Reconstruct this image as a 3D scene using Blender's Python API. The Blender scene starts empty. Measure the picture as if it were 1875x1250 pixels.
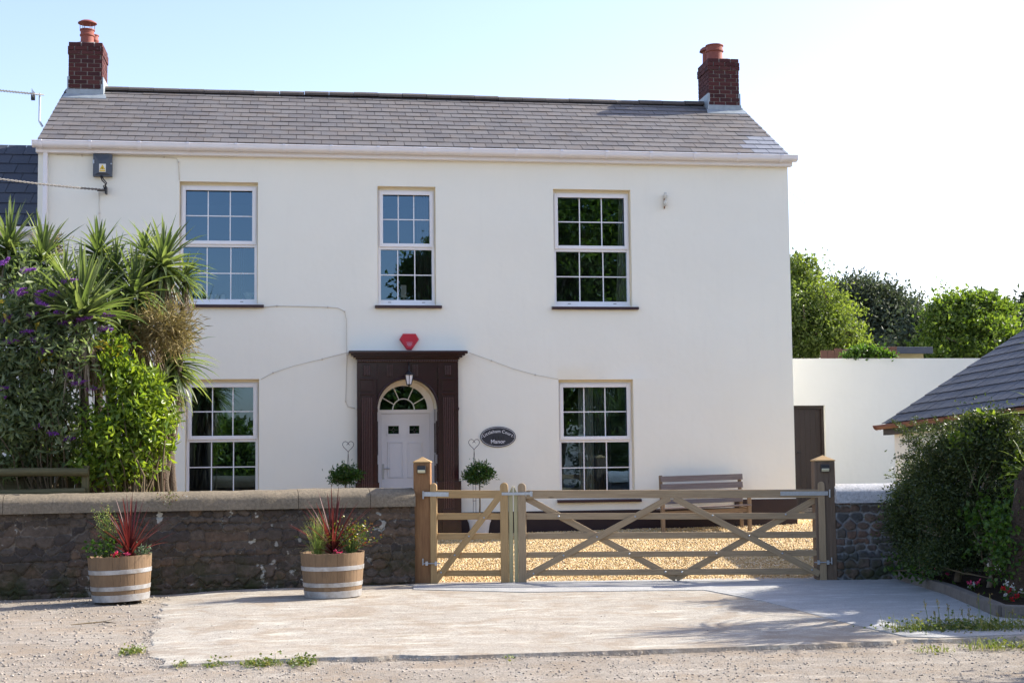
import bpy, math, random
import numpy as np
from mathutils import Vector, Matrix
random.seed(7); RNG = np.random.default_rng(7)
sc = bpy.context.scene; COL = sc.collection
PI = math.pi

# ------------------------------------------------------------------ camera
F, YAW, PITCH, ROLL = 2643.42, 0.146092, 0.0761744, -0.0107245
CAM = np.array([0.0, -23.7, 1.63])
def _axes():
    cy, sy = math.cos(YAW), math.sin(YAW)
    fw = np.array([sy*math.cos(PITCH), cy*math.cos(PITCH), math.sin(PITCH)])
    r0 = np.array([cy, -sy, 0.0]); u0 = np.cross(r0, fw)
    return math.cos(ROLL)*r0+math.sin(ROLL)*u0, -math.sin(ROLL)*r0+math.cos(ROLL)*u0, fw
AR, AU, AF = _axes()
cd = bpy.data.cameras.new("camera"); cam = bpy.data.objects.new("camera", cd); COL.objects.link(cam)
cam.matrix_world = Matrix(((AR[0], AU[0], -AF[0], CAM[0]), (AR[1], AU[1], -AF[1], CAM[1]), (AR[2], AU[2], -AF[2], CAM[2]), (0, 0, 0, 1)))
cd.sensor_width = 36; cd.lens = F/1875*36; cd.clip_end = 3000; cd.clip_start = .1
sc.camera = cam
# ------------------------------------------------------------------ sky, sun, exposure
SUN_EL, SUN_A = math.radians(33), math.radians(13)          # sun stands to the right, a little behind the house front
sdir = Vector((math.cos(SUN_A)*math.cos(SUN_EL), math.sin(SUN_A)*math.cos(SUN_EL), math.sin(SUN_EL)))
w = bpy.data.worlds.new("World"); sc.world = w; w.use_nodes = True
wn = w.node_tree.nodes; wl = w.node_tree.links
sky = wn.new("ShaderNodeTexSky"); sky.sky_type = 'NISHITA'; sky.sun_disc = False
sky.sun_elevation = SUN_EL; sky.sun_rotation = PI/2-SUN_A; sky.air_density = 1.0; sky.dust_density = 1.3; sky.ozone_density = 2.4
tn = wn.new("ShaderNodeMix"); tn.data_type = 'RGBA'; tn.blend_type = 'MULTIPLY'; tn.inputs[0].default_value = 1; tn.inputs[7].default_value = (1.06, .93, .935, 1)
wl.new(sky.outputs[0], tn.inputs[6]); wl.new(tn.outputs[2], wn["Background"].inputs[0]); wn["Background"].inputs[1].default_value = 0.12
sl = bpy.data.lights.new("sun", 'SUN'); sl.energy = 3.5; sl.angle = math.radians(.53); sl.color = (1, .94, .84)
so = bpy.data.objects.new("sun", sl); COL.objects.link(so); so.rotation_euler = sdir.to_track_quat('Z', 'Y').to_euler()
so.location = (30, 5, 25)
sc.view_settings.view_transform = 'Standard'; sc.view_settings.look = 'None'; sc.view_settings.gamma = 1
sc.view_settings.exposure = 1.55
sc.render.engine = 'CYCLES'; sc.cycles.max_bounces = 8; sc.cycles.transparent_max_bounces = 12
sc.cycles.use_denoising = True

# ------------------------------------------------------------------ pixel -> point on a real plane
def ray(px, py): return AF*F+AR*(px-937.5)-AU*(py-625)
def U(px, py, Y=0.0):
    d = ray(px, py); t = (Y-CAM[1])/d[1]; p = CAM+t*d; return (float(p[0]), float(p[2]))
def UZ(px, py, z=0.0):
    d = ray(px, py); t = (z-CAM[2])/d[2]; p = CAM+t*d; return (float(p[0]), float(p[1]))
def U3(px, py, Y): x, z = U(px, py, Y); return Vector((x, Y, z))

# ------------------------------------------------------------------ ground heights and lines
GX0, GY0, GX1, GY1 = 1.38, -5.75, 6.50, -6.70
GA = math.atan2(GY1-GY0, GX1-GX0); GDIR = Vector((math.cos(GA), math.sin(GA), 0))
def line_y(x):
    return GY0+(x-GX0)*(GY1-GY0)/(GX1-GX0) if x > GX0 else GY0+(x-GX0)*(.45/4.9)
def ground(x, y):
    ly = line_y(x)
    if y < ly: return 0.0
    t = (y-ly)/(0-ly); return t*(.275+.012*(x-3)) if t < 1 else .275+.012*(x-3)+y*.03
def G(px, py):                                              # point on the vertical plane of the gate line -> (distance along it, z)
    n = np.array([-math.sin(GA), math.cos(GA), 0]); d = ray(px, py); o = np.array([GX0, GY0, 0])
    t = ((o-CAM)@n)/(d@n); p = CAM+t*d
    return float((p-o)@np.array([math.cos(GA), math.sin(GA), 0])), float(p[2])

# ------------------------------------------------------------------ mesh helpers
class MB:
    def __init__(s): s.v = []; s.f = []
    def add(s, vs, fs):
        n = len(s.v); s.v += [tuple(p) for p in vs]; s.f += [tuple(i+n for i in f) for f in fs]; return s
    def box(s, x0, x1, y0, y1, z0, z1):
        return s.add([(x0,y0,z0),(x1,y0,z0),(x1,y1,z0),(x0,y1,z0),(x0,y0,z1),(x1,y0,z1),(x1,y1,z1),(x0,y1,z1)],
              [(0,3,2,1),(4,5,6,7),(0,1,5,4),(1,2,6,5),(2,3,7,6),(3,0,4,7)])
    def obox(s, M, a, b, c):
        q = [Vector((i*a/2, j*b/2, k*c/2)) for k in (-1,1) for i, j in ((-1,-1),(1,-1),(1,1),(-1,1))]
        return s.add([M@p for p in q], [(0,3,2,1),(4,5,6,7),(0,1,5,4),(1,2,6,5),(2,3,7,6),(3,0,4,7)])
    def prism(s, poly, d0, d1, ax='y'):                     # poly in x,z (ax y) or x,y (ax z) or y,z (ax x)
        n = len(poly)
        def P(a, b, d): return (a, d, b) if ax == 'y' else (a, b, d) if ax == 'z' else (d, a, b)
        vs = [P(a, b, d0) for a, b in poly]+[P(a, b, d1) for a, b in poly]
        return s.add(vs, [tuple(range(n)), tuple(range(2*n-1, n-1, -1))]+[(i, n+i, n+(i+1) % n, (i+1) % n) for i in range(n)])
    def tube(s, pts, r, n=8, caps=True):
        pts = [Vector(p) for p in pts]; rs = r if isinstance(r, (list, tuple)) else [r]*len(pts)
        vs = []; fs = []; a = None
        for i, p in enumerate(pts):
            t = (pts[min(i+1, len(pts)-1)]-pts[max(i-1, 0)]).normalized()
            if a is None: a = t.orthogonal().normalized()
            else: a = (a-t*a.dot(t)).normalized()
            b = t.cross(a)
            vs += [p+(a*math.cos(2*PI*k/n)+b*math.sin(2*PI*k/n))*rs[i] for k in range(n)]
        for i in range(len(pts)-1):
            for k in range(n): k2 = (k+1) % n; fs.append((i*n+k, i*n+k2, (i+1)*n+k2, (i+1)*n+k))
        if caps: fs += [tuple(range(n-1, -1, -1)), tuple(range((len(pts)-1)*n, len(pts)*n))]
        return s.add(vs, fs)
    def lathe(s, prof, c=(0, 0, 0), n=32, caps=True):
        vs = []; fs = []
        for r, z in prof: vs += [(c[0]+r*math.cos(2*PI*k/n), c[1]+r*math.sin(2*PI*k/n), c[2]+z) for k in range(n)]
        for i in range(len(prof)-1):
            for k in range(n): k2 = (k+1) % n; fs.append((i*n+k, i*n+k2, (i+1)*n+k2, (i+1)*n+k))
        if caps: fs += [tuple(range(n-1, -1, -1)), tuple(range((len(prof)-1)*n, len(prof)*n))]
        return s.add(vs, fs)
    def ico(s, c, r, sx=1, sy=1, sz=1, n=10, m=6):
        return s.lathe([(max(1e-4, r*math.sin(PI*i/m))*sx, -r*math.cos(PI*i/m)*sz) for i in range(m+1)], c, n, False)

WM = {}
def mesh_of(mb):
    m = bpy.data.meshes.new("m")
    if isinstance(mb, MB): m.from_pydata(mb.v, [], mb.f)
    else:
        V, T = mb
        V = np.asarray(V, dtype=np.float32).reshape(-1, 3); T = np.asarray(T, dtype=np.int32); k = T.shape[1]
        m.vertices.add(len(V)); m.vertices.foreach_set("co", V.ravel())
        m.loops.add(T.size); m.loops.foreach_set("vertex_index", T.ravel())
        m.polygons.add(len(T)); m.polygons.foreach_set("loop_start", np.arange(0, T.size, k, dtype=np.int32))
        m.polygons.foreach_set("loop_total", np.full(len(T), k, dtype=np.int32))
    m.update(); m.validate(); return m
def link(o, parent):
    COL.objects.link(o)
    if parent is not None:
        o.parent = parent; o.matrix_parent_inverse = WM[parent.name].inverted()
    WM[o.name] = o.matrix_basis.copy(); return o
def obj(name, mb, mat, parent=None, M=None, smooth=False, bevel=0, label=None):
    me = mesh_of(mb); me.name = name; o = bpy.data.objects.new(name, me)
    if mat: me.materials.append(mat)
    if M is not None: o.matrix_basis = M
    if smooth is True: me.polygons.foreach_set("use_smooth", [True]*len(me.polygons))
    elif smooth:
        me.polygons.foreach_set("use_smooth", [True]*len(me.polygons)); me.set_sharp_from_angle(angle=math.radians(smooth))
    if bevel:
        b = o.modifiers.new("bevel", 'BEVEL'); b.width = bevel; b.segments = 2; b.limit_method = 'ANGLE'
    if label: o["label"] = label
    return link(o, parent)
def tag(o, label, cat, group=None, kind=None):
    o["label"] = label; o["category"] = cat
    if group: o["group"] = group
    if kind: o["kind"] = kind
    return o
def thing(name, label, cat, loc=(0, 0, 0), rz=0, group=None):
    o = bpy.data.objects.new(name, None); o.empty_display_size = .2
    o.matrix_basis = Matrix.Translation(loc)@Matrix.Rotation(rz, 4, 'Z')
    link(o, None); return tag(o, label, cat, group)
def board(name, p0, p1, wd, th, mat, parent, up=Vector((0, 0, 1)), bevel=.004, label=None):
    p0 = Vector(p0); p1 = Vector(p1); x = (p1-p0); L = x.length; x.normalize()
    z = (up-x*up.dot(x)).normalized(); y = z.cross(x)
    M = Matrix((x, y, z)).transposed().to_4x4(); M.translation = (p0+p1)/2
    return obj(name, MB().box(-L/2, L/2, -th/2, th/2, -wd/2, wd/2), mat, parent, M, bevel=bevel, label=label)

# ------------------------------------------------------------------ materials
class Nd:
    def __init__(s, name):
        s.m = bpy.data.materials.new(name); s.m.use_nodes = True; s.t = s.m.node_tree; s.b = s.t.nodes["Principled BSDF"]; s.out = s.t.nodes["Material Output"]
        s.tc = s.t.nodes.new("ShaderNodeTexCoord")
    def n(s, t, **k):
        x = s.t.nodes.new(t)
        for a, v in k.items():
            if a.startswith("i_"): x.inputs[a[2:].replace("_", " ")].default_value = v
            else: setattr(x, a, v)
        return x
    def l(s, a, b): s.t.links.new(a, b); return s
    def co(s, sc=(1, 1, 1), src="Object", rot=(0, 0, 0)):
        mp = s.n("ShaderNodeMapping"); mp.inputs["Scale"].default_value = sc; mp.inputs["Rotation"].default_value = rot
        s.l(s.tc.outputs[src], mp.inputs[0]); return mp.outputs[0]
    def noise(s, scale, detail=4, rough=.55, co=None, dist=0):
        x = s.n("ShaderNodeTexNoise"); x.inputs["Scale"].default_value = scale; x.inputs["Detail"].default_value = detail
        x.inputs["Roughness"].default_value = rough; x.inputs["Distortion"].default_value = dist
        s.l(co if co else s.tc.outputs["Object"], x.inputs["Vector"]); return x.outputs["Fac"]
    def vor(s, scale, feat='F1', co=None, rnd=1, out="Distance"):
        x = s.n("ShaderNodeTexVoronoi", feature=feat); x.inputs["Scale"].default_value = scale; x.inputs["Randomness"].default_value = rnd
        s.l(co if co else s.tc.outputs["Object"], x.inputs["Vector"]); return x.outputs[out]
    def ramp(s, fac, *st):
        x = s.n("ShaderNodeValToRGB"); e = x.color_ramp.elements
        while len(e) < len(st): e.new(.5)
        for k, (p, c) in enumerate(st):
            e[k].position = p; e[k].color = (*c, 1) if isinstance(c, tuple) else (c, c, c, 1)
        s.l(fac, x.inputs[0]); return x.outputs[0]
    def mix(s, fac, a, b, mode='MIX'):
        x = s.n("ShaderNodeMix", data_type='RGBA', blend_type=mode)
        for sock, v in ((x.inputs[0], fac), (x.inputs[6], a), (x.inputs[7], b)):
            if isinstance(v, (int, float)): sock.default_value = v
            elif isinstance(v, tuple): sock.default_value = (*v, 1)
            else: s.l(v, sock)
        return x.outputs[2]
    def math(s, op, a, b=None):
        x = s.n("ShaderNodeMath", operation=op)
        for i, v in enumerate((a, b)):
            if v is None: continue
            if isinstance(v, (int, float)): x.inputs[i].default_value = v
            else: s.l(v, x.inputs[i])
        return x.outputs[0]
    def isl(s): return s.n("ShaderNodeNewGeometry").outputs["Random Per Island"]
    def col(s, c):
        if isinstance(c, tuple): s.b.inputs["Base Color"].default_value = (*c, 1)
        else: s.l(c, s.b.inputs["Base Color"])
        return s
    def bump(s, h, dist=.01, strength=1):
        x = s.n("ShaderNodeBump"); x.inputs["Distance"].default_value = dist; x.inputs["Strength"].default_value = strength
        s.l(h, x.inputs["Height"]); s.l(x.outputs[0], s.b.inputs["Normal"]); return s
    def rough(s, r, spec=.5, metal=0):
        if isinstance(r, (int, float)): s.b.inputs["Roughness"].default_value = r
        else: s.l(r, s.b.inputs["Roughness"])
        s.b.inputs["Specular IOR Level"].default_value = spec; s.b.inputs["Metallic"].default_value = metal; return s

def plain(name, c, r=.5, spec=.5, metal=0, var=.12, scale=6, bump=0):
    d = Nd(name); n = d.noise(scale, 5)
    d.col(d.mix(n, tuple(x*(1-var) for x in c), tuple(min(1, x*(1+var)) for x in c))).rough(r, spec, metal)
    if bump: d.bump(d.noise(60, 5), bump)
    return d.m
def render_wall(name, c):
    d = Nd(name); a = d.noise(.9, 5); b = d.noise(9, 4)
    base = d.mix(d.ramp(a, (.3, 0), (.75, 1)), tuple(x*.965 for x in c), c)
    base = d.mix(d.ramp(d.noise(2.2, 6, .7, d.co((3, 1, .35))), (.54, 0), (.85, .32)), base, tuple(x*.86 for x in c))
    d.col(base).rough(.75, .25)
    h = d.math('ADD', d.math('MULTIPLY', d.noise(1.6, 3), .8), d.math('MULTIPLY', d.noise(70, 4), .06)); d.bump(h, .02); return d.m
def wood(name, a, b, knots=True, rough=.7, dirt=0, spec=.3):
    d = Nd(name); g = d.noise(9, 5, .65, d.co((.35, 5, 5)), .6); f = d.noise(40, 3, .6, d.co((.12, 3, 3)))
    c = d.mix(d.ramp(g, (.3, 0), (.7, 1)), a, b); c = d.mix(d.math('MULTIPLY', d.ramp(f, (.45, 0), (.8, 1)), .45), c, tuple(x*.5 for x in a))
    if knots:
        k = d.ramp(d.vor(2.6, co=d.co((.9, 3.0, 3.0))), (.05, 1), (.11, 0)); c = d.mix(d.math('MULTIPLY', k, .75), c, (a[0]*.3, a[1]*.25, a[2]*.2))
    c = d.mix(d.math('MULTIPLY', d.noise(1.3, 3), .35), c, (a[0]*.75, a[1]*.8, a[2]*.9))
    d.col(c).rough(rough, spec).bump(g, .004); return d.m
def leafmat(name, cols, trans=.45, rough=.45, tcol=None, spec=.35):
    d = Nd(name); r = d.isl(); n = len(cols)
    c = d.ramp(r, *[(i/(n-1) if n > 1 else 0, cc) for i, cc in enumerate(cols)])
    d.col(c).rough(rough, spec)
    tr = d.n("ShaderNodeBsdfTranslucent"); tm = d.mix(1.0, c, tcol or (1.9, 2.1, .8), 'MULTIPLY'); d.l(tm, tr.inputs[0])
    mx = d.n("ShaderNodeMixShader"); mx.inputs[0].default_value = trans
    d.l(d.b.outputs[0], mx.inputs[1]).l(tr.outputs[0], mx.inputs[2]).l(mx.outputs[0], d.out.inputs[0]); return d.m
def glass(name, tint=(.9, .95, .95), refl=1.0, bumpy=0.0):
    d = Nd(name); fr = d.n("ShaderNodeFresnel"); fr.inputs[0].default_value = 2.4
    tp = d.n("ShaderNodeBsdfTransparent"); tp.inputs[0].default_value = (*tint, 1)
    gl = d.n("ShaderNodeBsdfGlossy"); gl.inputs["Roughness"].default_value = .0; gl.inputs[0].default_value = (refl*.47, refl*.73, refl*1.0, 1)
    if bumpy:
        bp = d.n("ShaderNodeBump"); bp.inputs["Distance"].default_value = bumpy; d.l(d.noise(1.7, 2), bp.inputs["Height"]); d.l(bp.outputs[0], gl.inputs["Normal"])
    mx = d.n("ShaderNodeMixShader"); d.l(fr.outputs[0], mx.inputs[0]).l(tp.outputs[0], mx.inputs[1]).l(gl.outputs[0], mx.inputs[2]).l(mx.outputs[0], d.out.inputs[0]); return d.m

M = {}
M['wall'] = render_wall("cream_render", (.885, .87, .765))
M['wall2'] = render_wall("white_render", (.68, .69, .67))
M['reveal'] = plain("window_reveal", (.84, .77, .60), .8, .2, var=.06)
M['plinth'] = plain("maroon_plinth_paint", (.022, .010, .013), .45, .4, var=.3)
M['maroon'] = plain("maroon_gloss", (.028, .007, .011), .14, .5, var=.12, scale=9, bump=.0006)
M['maroon_worn_highlight'] = plain("worn_maroon_highlights", (.075, .028, .030), .3, .5, var=.4, scale=20)  # paler maroon for flutes and dentils: worn paint and highlights put into the colour
M['sill'] = plain("sill_paint", (.035, .012, .018), .35, .5)
M['upvc'] = plain("white_upvc", (.82, .82, .84), .3, .45, var=.03)
M['gutter'] = plain("gutter_plastic", (.80, .78, .79), .35, .45, var=.06, scale=3)
M['glass'] = glass("window_glass", bumpy=.0006)
M['fanglass'] = glass("fanlight_glass")
M['cable'] = plain("painted_cable", (.62, .58, .50), .6)
M['dark'] = plain("black_plastic", (.015, .015, .017), .4)
M['wire'] = plain("dark_wire", (.10, .095, .09), .5)
M['rust'] = plain("rusty_wire", (.05, .025, .018), .7)
M['meter'] = plain("grey_meter_box", (.06, .075, .10), .45)
M['red'] = plain("red_plastic", (.50, .008, .03), .3)
M['galv'] = plain("galvanised_steel", (.42, .45, .48), .4, .5, .65, var=.25, scale=30)
M['lead'] = plain("lead_flashing", (.30, .34, .36), .5, .5, .2, var=.35, scale=12)
M['mortar'] = plain("mortar", (.33, .31, .28), .9, .2, var=.25, bump=.01)
M['pot'] = plain("terracotta", (.24, .075, .055), .7, .3, var=.25, scale=15)
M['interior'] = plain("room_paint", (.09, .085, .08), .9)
M['curtain'] = leafmat("curtain_cloth", [(.62, .62, .58), (.62, .62, .58)], .25, .9, (.8, .8, .8), .1)
M['curtain_dark'] = plain("dark_curtain", (.10, .09, .085), .9)
M['wood_gate'] = wood("gate_softwood", (.36, .23, .10), (.52, .35, .165))
M['wood_gate2'] = wood("gate_softwood_weathered", (.30, .215, .125), (.45, .335, .205))
M['wood_green'] = wood("treated_green_softwood", (.40, .36, .20), (.52, .46, .26))
M['post_l'] = wood("post_brown_timber", (.20, .095, .04), (.32, .18, .08))
M['post_r'] = wood("post_grey_timber", (.12, .082, .055), (.20, .145, .10))
M['bench'] = wood("bench_weathered_teak", (.17, .135, .12), (.27, .225, .205), False)
M['bench_leg'] = wood("bench_leg_teak", (.22, .15, .09), (.32, .23, .14), False)
M['fence'] = wood("mossy_rail", (.075, .068, .030), (.15, .13, .06))
M['trellis'] = wood("trellis_wood", (.14, .085, .06), (.2, .13, .09), False)
M['barrel'] = wood("barrel_oak", (.23, .135, .065), (.34, .215, .115), False)
M['soil'] = plain("potting_soil", (.045, .028, .018), .95, .1, var=.5, scale=40, bump=.03)
M['doorwood'] = plain("brown_boards", (.018, .010, .009), .5)
M['plank_fence'] = wood("brown_fence_boards", (.10, .05, .035), (.14, .07, .05), False)
M['bark'] = plain("bark", (.12, .095, .07), .9, .2, var=.4, scale=18, bump=.03)

def slatemat(name, c1, c2, c3, moss=.5):
    d = Nd(name); r = d.isl()
    c = d.ramp(r, (0, c1), (.35, c2), (.6, c1), (.85, c3), (1, c2))
    c = d.mix(d.math('MULTIPLY', d.ramp(d.noise(3.2, 6, .7), (.45, 0), (.75, 1)), moss), c, (.17, .125, .085))
    c = d.mix(d.math('MULTIPLY', d.ramp(d.noise(28, 4, .7), (.5, 0), (.8, 1)), .35), c, tuple(x*.55 for x in c1))
    c = d.mix(d.ramp(d.noise(7, 5, .8), (.72, 0), (.76, .7)), c, (.45, .42, .34))
    d.col(c).rough(.62, .35).bump(d.noise(25, 5, .6), .006); return d.m
M['slate'] = slatemat("roof_slate_brown", (.138, .130, .126), (.158, .148, .141), (.116, .110, .110))
M['slate_new'] = slatemat("roof_slate_new", (.20, .215, .25), (.22, .235, .265), (.19, .20, .235), .05)
M['slate_dark'] = slatemat("roof_slate_dark", (.042, .046, .058), (.058, .062, .074), (.034, .037, .046), .1)
M['underlay'] = plain("roof_underlay", (.03, .026, .024), .9)
M['ridge'] = plain("ridge_tile", (.10, .085, .075), .8, .3, var=.4, scale=8, bump=.01)
M['brown_gutter'] = plain("brown_gutter", (.16, .05, .032), .45)

def brickmat():
    d = Nd("chimney_brick"); c = d.ramp(d.isl(), (0, (.062, .020, .020)), (.4, (.088, .028, .027)), (.7, (.048, .018, .020)), (1, (.105, .038, .034)))
    c = d.mix(d.ramp(d.noise(9, 5, .75), (.66, 0), (.74, .55)), c, (.42, .38, .36))
    d.col(c).rough(.85, .25).bump(d.noise(60, 4), .006); return d.m
M['brick'] = brickmat()

def stonemat(name, pal, mortar, lichen, md=.3):
    d = Nd(name)
    a = d.n("ShaderNodeAttribute", attribute_name="stone").outputs["Fac"]; e = d.n("ShaderNodeAttribute", attribute_name="edge").outputs["Fac"]
    c = d.ramp(a, *[(i/(len(pal)-1), p) for i, p in enumerate(pal)])
    c = d.mix(d.ramp(d.noise(14, 6, .7), (.35, 0), (.7, .7)), c, tuple(x*.45 for x in pal[0]))
    c = d.mix(e, c, d.mix(d.ramp(d.noise(6, 5, .7), (.42, 0), (.62, 1)), tuple(x*md for x in mortar), mortar))
    li = d.math('MULTIPLY', d.ramp(d.noise(9, 3, .5), (.63, 0), (.66, 1)), d.ramp(d.noise(1.3, 2), (.40, 0), (.6, 1)))
    c = d.mix(d.math('MULTIPLY', li, lichen), c, (.50, .50, .45))
    z = d.n("ShaderNodeSeparateXYZ"); d.l(d.tc.outputs["Object"], z.inputs[0])
    mo = d.math('MULTIPLY', d.ramp(z.outputs[2], (.1, .8), (.55, 0)), d.ramp(d.noise(3.5, 5), (.42, 0), (.6, 1)))
    c = d.mix(mo, c, (.035, .045, .015))
    d.col(c).rough(.95, .15).bump(d.noise(45, 6, .7), .02); return d.m
M['stone_l'] = stonemat("rubble_stone_dark", [(.085, .070, .058), (.15, .12, .095), (.065, .057, .054), (.18, .125, .085), (.11, .10, .09)], (.36, .31, .25), .9, .42)
M['stone_r'] = stonemat("rubble_stone_repointed", [(.12, .12, .11), (.19, .125, .09), (.085, .10, .11), (.22, .13, .09), (.13, .14, .13)], (.33, .34, .35), .1, .7)
def copingmat(name, c, lich):
    d = Nd(name); n = d.noise(30, 6, .75); q = d.mix(d.ramp(n, (.35, 0), (.65, 1)), tuple(x*.5 for x in c), c)
    q = d.mix(d.ramp(d.noise(2.0, 5), (.4, .5), (.7, 0)), q, tuple(x*.55 for x in c))
    q = d.mix(d.math('MULTIPLY', d.ramp(d.noise(4.2, 5, .5), (.68, 0), (.70, 1)), lich), q, (.62, .62, .58))
    d.col(q).rough(.95, .15).bump(n, .012); return d.m
M['coping'] = copingmat("coping_concrete", (.30, .25, .18), 1)
M['coping_r'] = copingmat("coping_new_concrete", (.62, .62, .62), .0)

def groundmat(name, a, b, stones=(.5, .48, .45), dens=.5, brown=(.27, .205, .14)):
    d = Nd(name); big = d.noise(.55, 5, .6); mid = d.noise(4.5, 6, .7); fine = d.noise(55, 6, .75)
    c = d.mix(d.ramp(big, (.35, 0), (.65, 1)), a, b); c = d.mix(d.ramp(mid, (.4, 0), (.75, .6)), c, tuple(x*.62 for x in a))
    st = d.noise(2.2, 4, .6, d.co((.35, 2.6, 1), rot=(0, 0, .12)), .5); c = d.mix(d.ramp(st, (.5, 0), (.72, .5)), c, tuple(x*.72 for x in a))
    c = d.mix(d.ramp(fine, (.34, .75), (.58, 0)), c, tuple(x*.45 for x in a))
    c = d.mix(d.math('MULTIPLY', d.ramp(d.noise(16, 5, .7), (.5, 0), (.75, 1)), .35), c, tuple(x*.55 for x in a))
    c = d.mix(d.ramp(d.noise(1.5, 7, .72, dist=.6), (.46, 0), (.60, .55)), c, brown)
    c = d.mix(d.ramp(d.noise(2.6, 7, .75, d.co((.5, 1.6, 1))), (.54, 0), (.66, .6)), c, tuple(min(.62, x*1.28) for x in b))
    v = d.vor(60); vc = d.vor(60, out="Color"); sp = d.n("ShaderNodeSeparateColor"); d.l(vc, sp.inputs[0])
    mask = d.math('MULTIPLY', d.ramp(v, (.30, 1), (.42, 0)), d.ramp(sp.outputs[0], (1-dens, 0), (1-dens+.03, 1)))
    sc_ = d.mix(sp.outputs[1], tuple(x*.35 for x in stones), stones); c = d.mix(d.math('MULTIPLY', mask, .8), c, sc_)
    d.col(c).rough(.95, .15)
    h = d.math('ADD', d.math('MULTIPLY', fine, .35), d.math('ADD', d.math('MULTIPLY', mask, .5), d.math('MULTIPLY', mid, .9))); d.bump(h, .018); return d.m
M['lane'] = groundmat("lane_gravelly_dirt", (.33, .285, .23), (.42, .375, .315), dens=.45)
M['apron'] = groundmat("old_concrete", (.43, .385, .32), (.51, .47, .40), dens=.05)
M['concrete'] = groundmat("new_concrete", (.44, .44, .42), (.52, .51, .49), dens=.02, brown=(.36, .345, .32))
M['kerb'] = plain("kerb_stone", (.17, .15, .13), .9, .2, var=.4, scale=12, bump=.015)
def gravelmat(name):
    d = Nd(name); r = d.isl(); c = d.ramp(r, (0, (.38, .24, .09)), (.3, (.58, .41, .18)), (.55, (.68, .53, .30)), (.8, (.50, .31, .11)), (1, (.78, .68, .50)))
    d.col(c).rough(.7, .35); return d.m
M['gravel'] = gravelmat("golden_gravel")
def gravelbase():
    d = Nd("golden_gravel_bed"); v = d.vor(38); vc = d.vor(38, out="Color"); sp = d.n("ShaderNodeSeparateColor"); d.l(vc, sp.inputs[0])
    c = d.ramp(sp.outputs[0], (0, (.40, .22, .07)), (.5, (.58, .37, .15)), (1, (.72, .55, .33)))
    c = d.mix(d.ramp(v, (.3, 0), (.6, .7)), c, (.2, .11, .04)); d.col(c).rough(.8, .3)
    h = d.ramp(v, (0, 1), (.6, 0)); d.bump(h, .02); return d.m
M['gravelbed'] = gravelbase()
M['turf'] = plain("rough_turf", (.045, .06, .025), .95, .1, var=.5, scale=9, bump=.04)
M['bed_soil'] = plain("bed_soil", (.04, .028, .02), .95, .1, var=.5, scale=25, bump=.04)
M['stones'] = (lambda d: d.col(d.ramp(d.isl(), (0, (.22, .20, .18)), (.4, (.36, .31, .265)), (.7, (.43, .38, .32)), (1, (.28, .26, .24)))).rough(.9, .2).m)(Nd("loose_stones"))

# ------------------------------------------------------------------ foliage helpers (numpy)
def kites(P, D, L, W, fold=.25):
    """P base points, D directions (unit), L lengths, W widths -> folded kite leaves"""
    n = len(P); R = RNG.normal(size=(n, 3)); S = np.cross(D, R); S /= np.linalg.norm(S, axis=1)[:, None]+1e-9
    Nn = np.cross(D, S); L = np.asarray(L).reshape(-1, 1); W = np.asarray(W).reshape(-1, 1)
    a = P; t = P+D*L-Nn*L*.15; m = P+D*L*.45; l = m+S*W/2+Nn*W*fold; r = m-S*W/2+Nn*W*fold
    V = np.stack([a, l, t, r], 1).reshape(-1, 3); i = np.arange(n)[:, None]*4
    T = np.concatenate([i+[0, 2, 1], i+[0, 3, 2]], 1).reshape(-1, 3); return V, T
def merge(parts):
    V = []; T = []; n = 0
    for v, t in parts: V.append(v); T.append(np.asarray(t)+n); n += len(v)
    return np.concatenate(V), np.concatenate(T)
def unit(v): return v/(np.linalg.norm(v, axis=1)[:, None]+1e-9)
def rdir(n): return unit(RNG.normal(size=(n, 3)))
def cloud(blobs, nclump, per, spread, L, W, up=.2, shell=.55, drop=0.0, zmin=None, out=.6):
    """leaf clumps in a union of ellipsoids; blobs = (cx,cy,cz,rx,ry,rz,weight)"""
    b = np.array([x[:6] for x in blobs], float); wt = np.array([x[6] if len(x) > 6 else x[3]*x[5] for x in blobs], float); wt /= wt.sum()
    k = RNG.choice(len(b), nclump, p=wt); d = rdir(nclump); rr = (shell+(1-shell)*RNG.random(nclump))**.8
    rr *= 1+.13*RNG.normal(size=nclump); c = b[k, :3]+d*b[k, 3:6]*rr[:, None]
    size = RNG.uniform(.6, 1.4, nclump)
    P = np.repeat(c, per, 0)+RNG.normal(size=(nclump*per, 3))*spread*np.repeat(size, per)[:, None]*[1, 1, .7]
    D = unit(np.repeat(d, per, 0)*out+rdir(nclump*per)+[0, 0, up-drop])
    if zmin is not None: ok = P[:, 2] > zmin; P = P[ok]; D = D[ok]
    n = len(P); return kites(P, D, L*RNG.uniform(.6, 1.3, n), W*RNG.uniform(.7, 1.2, n))
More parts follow.
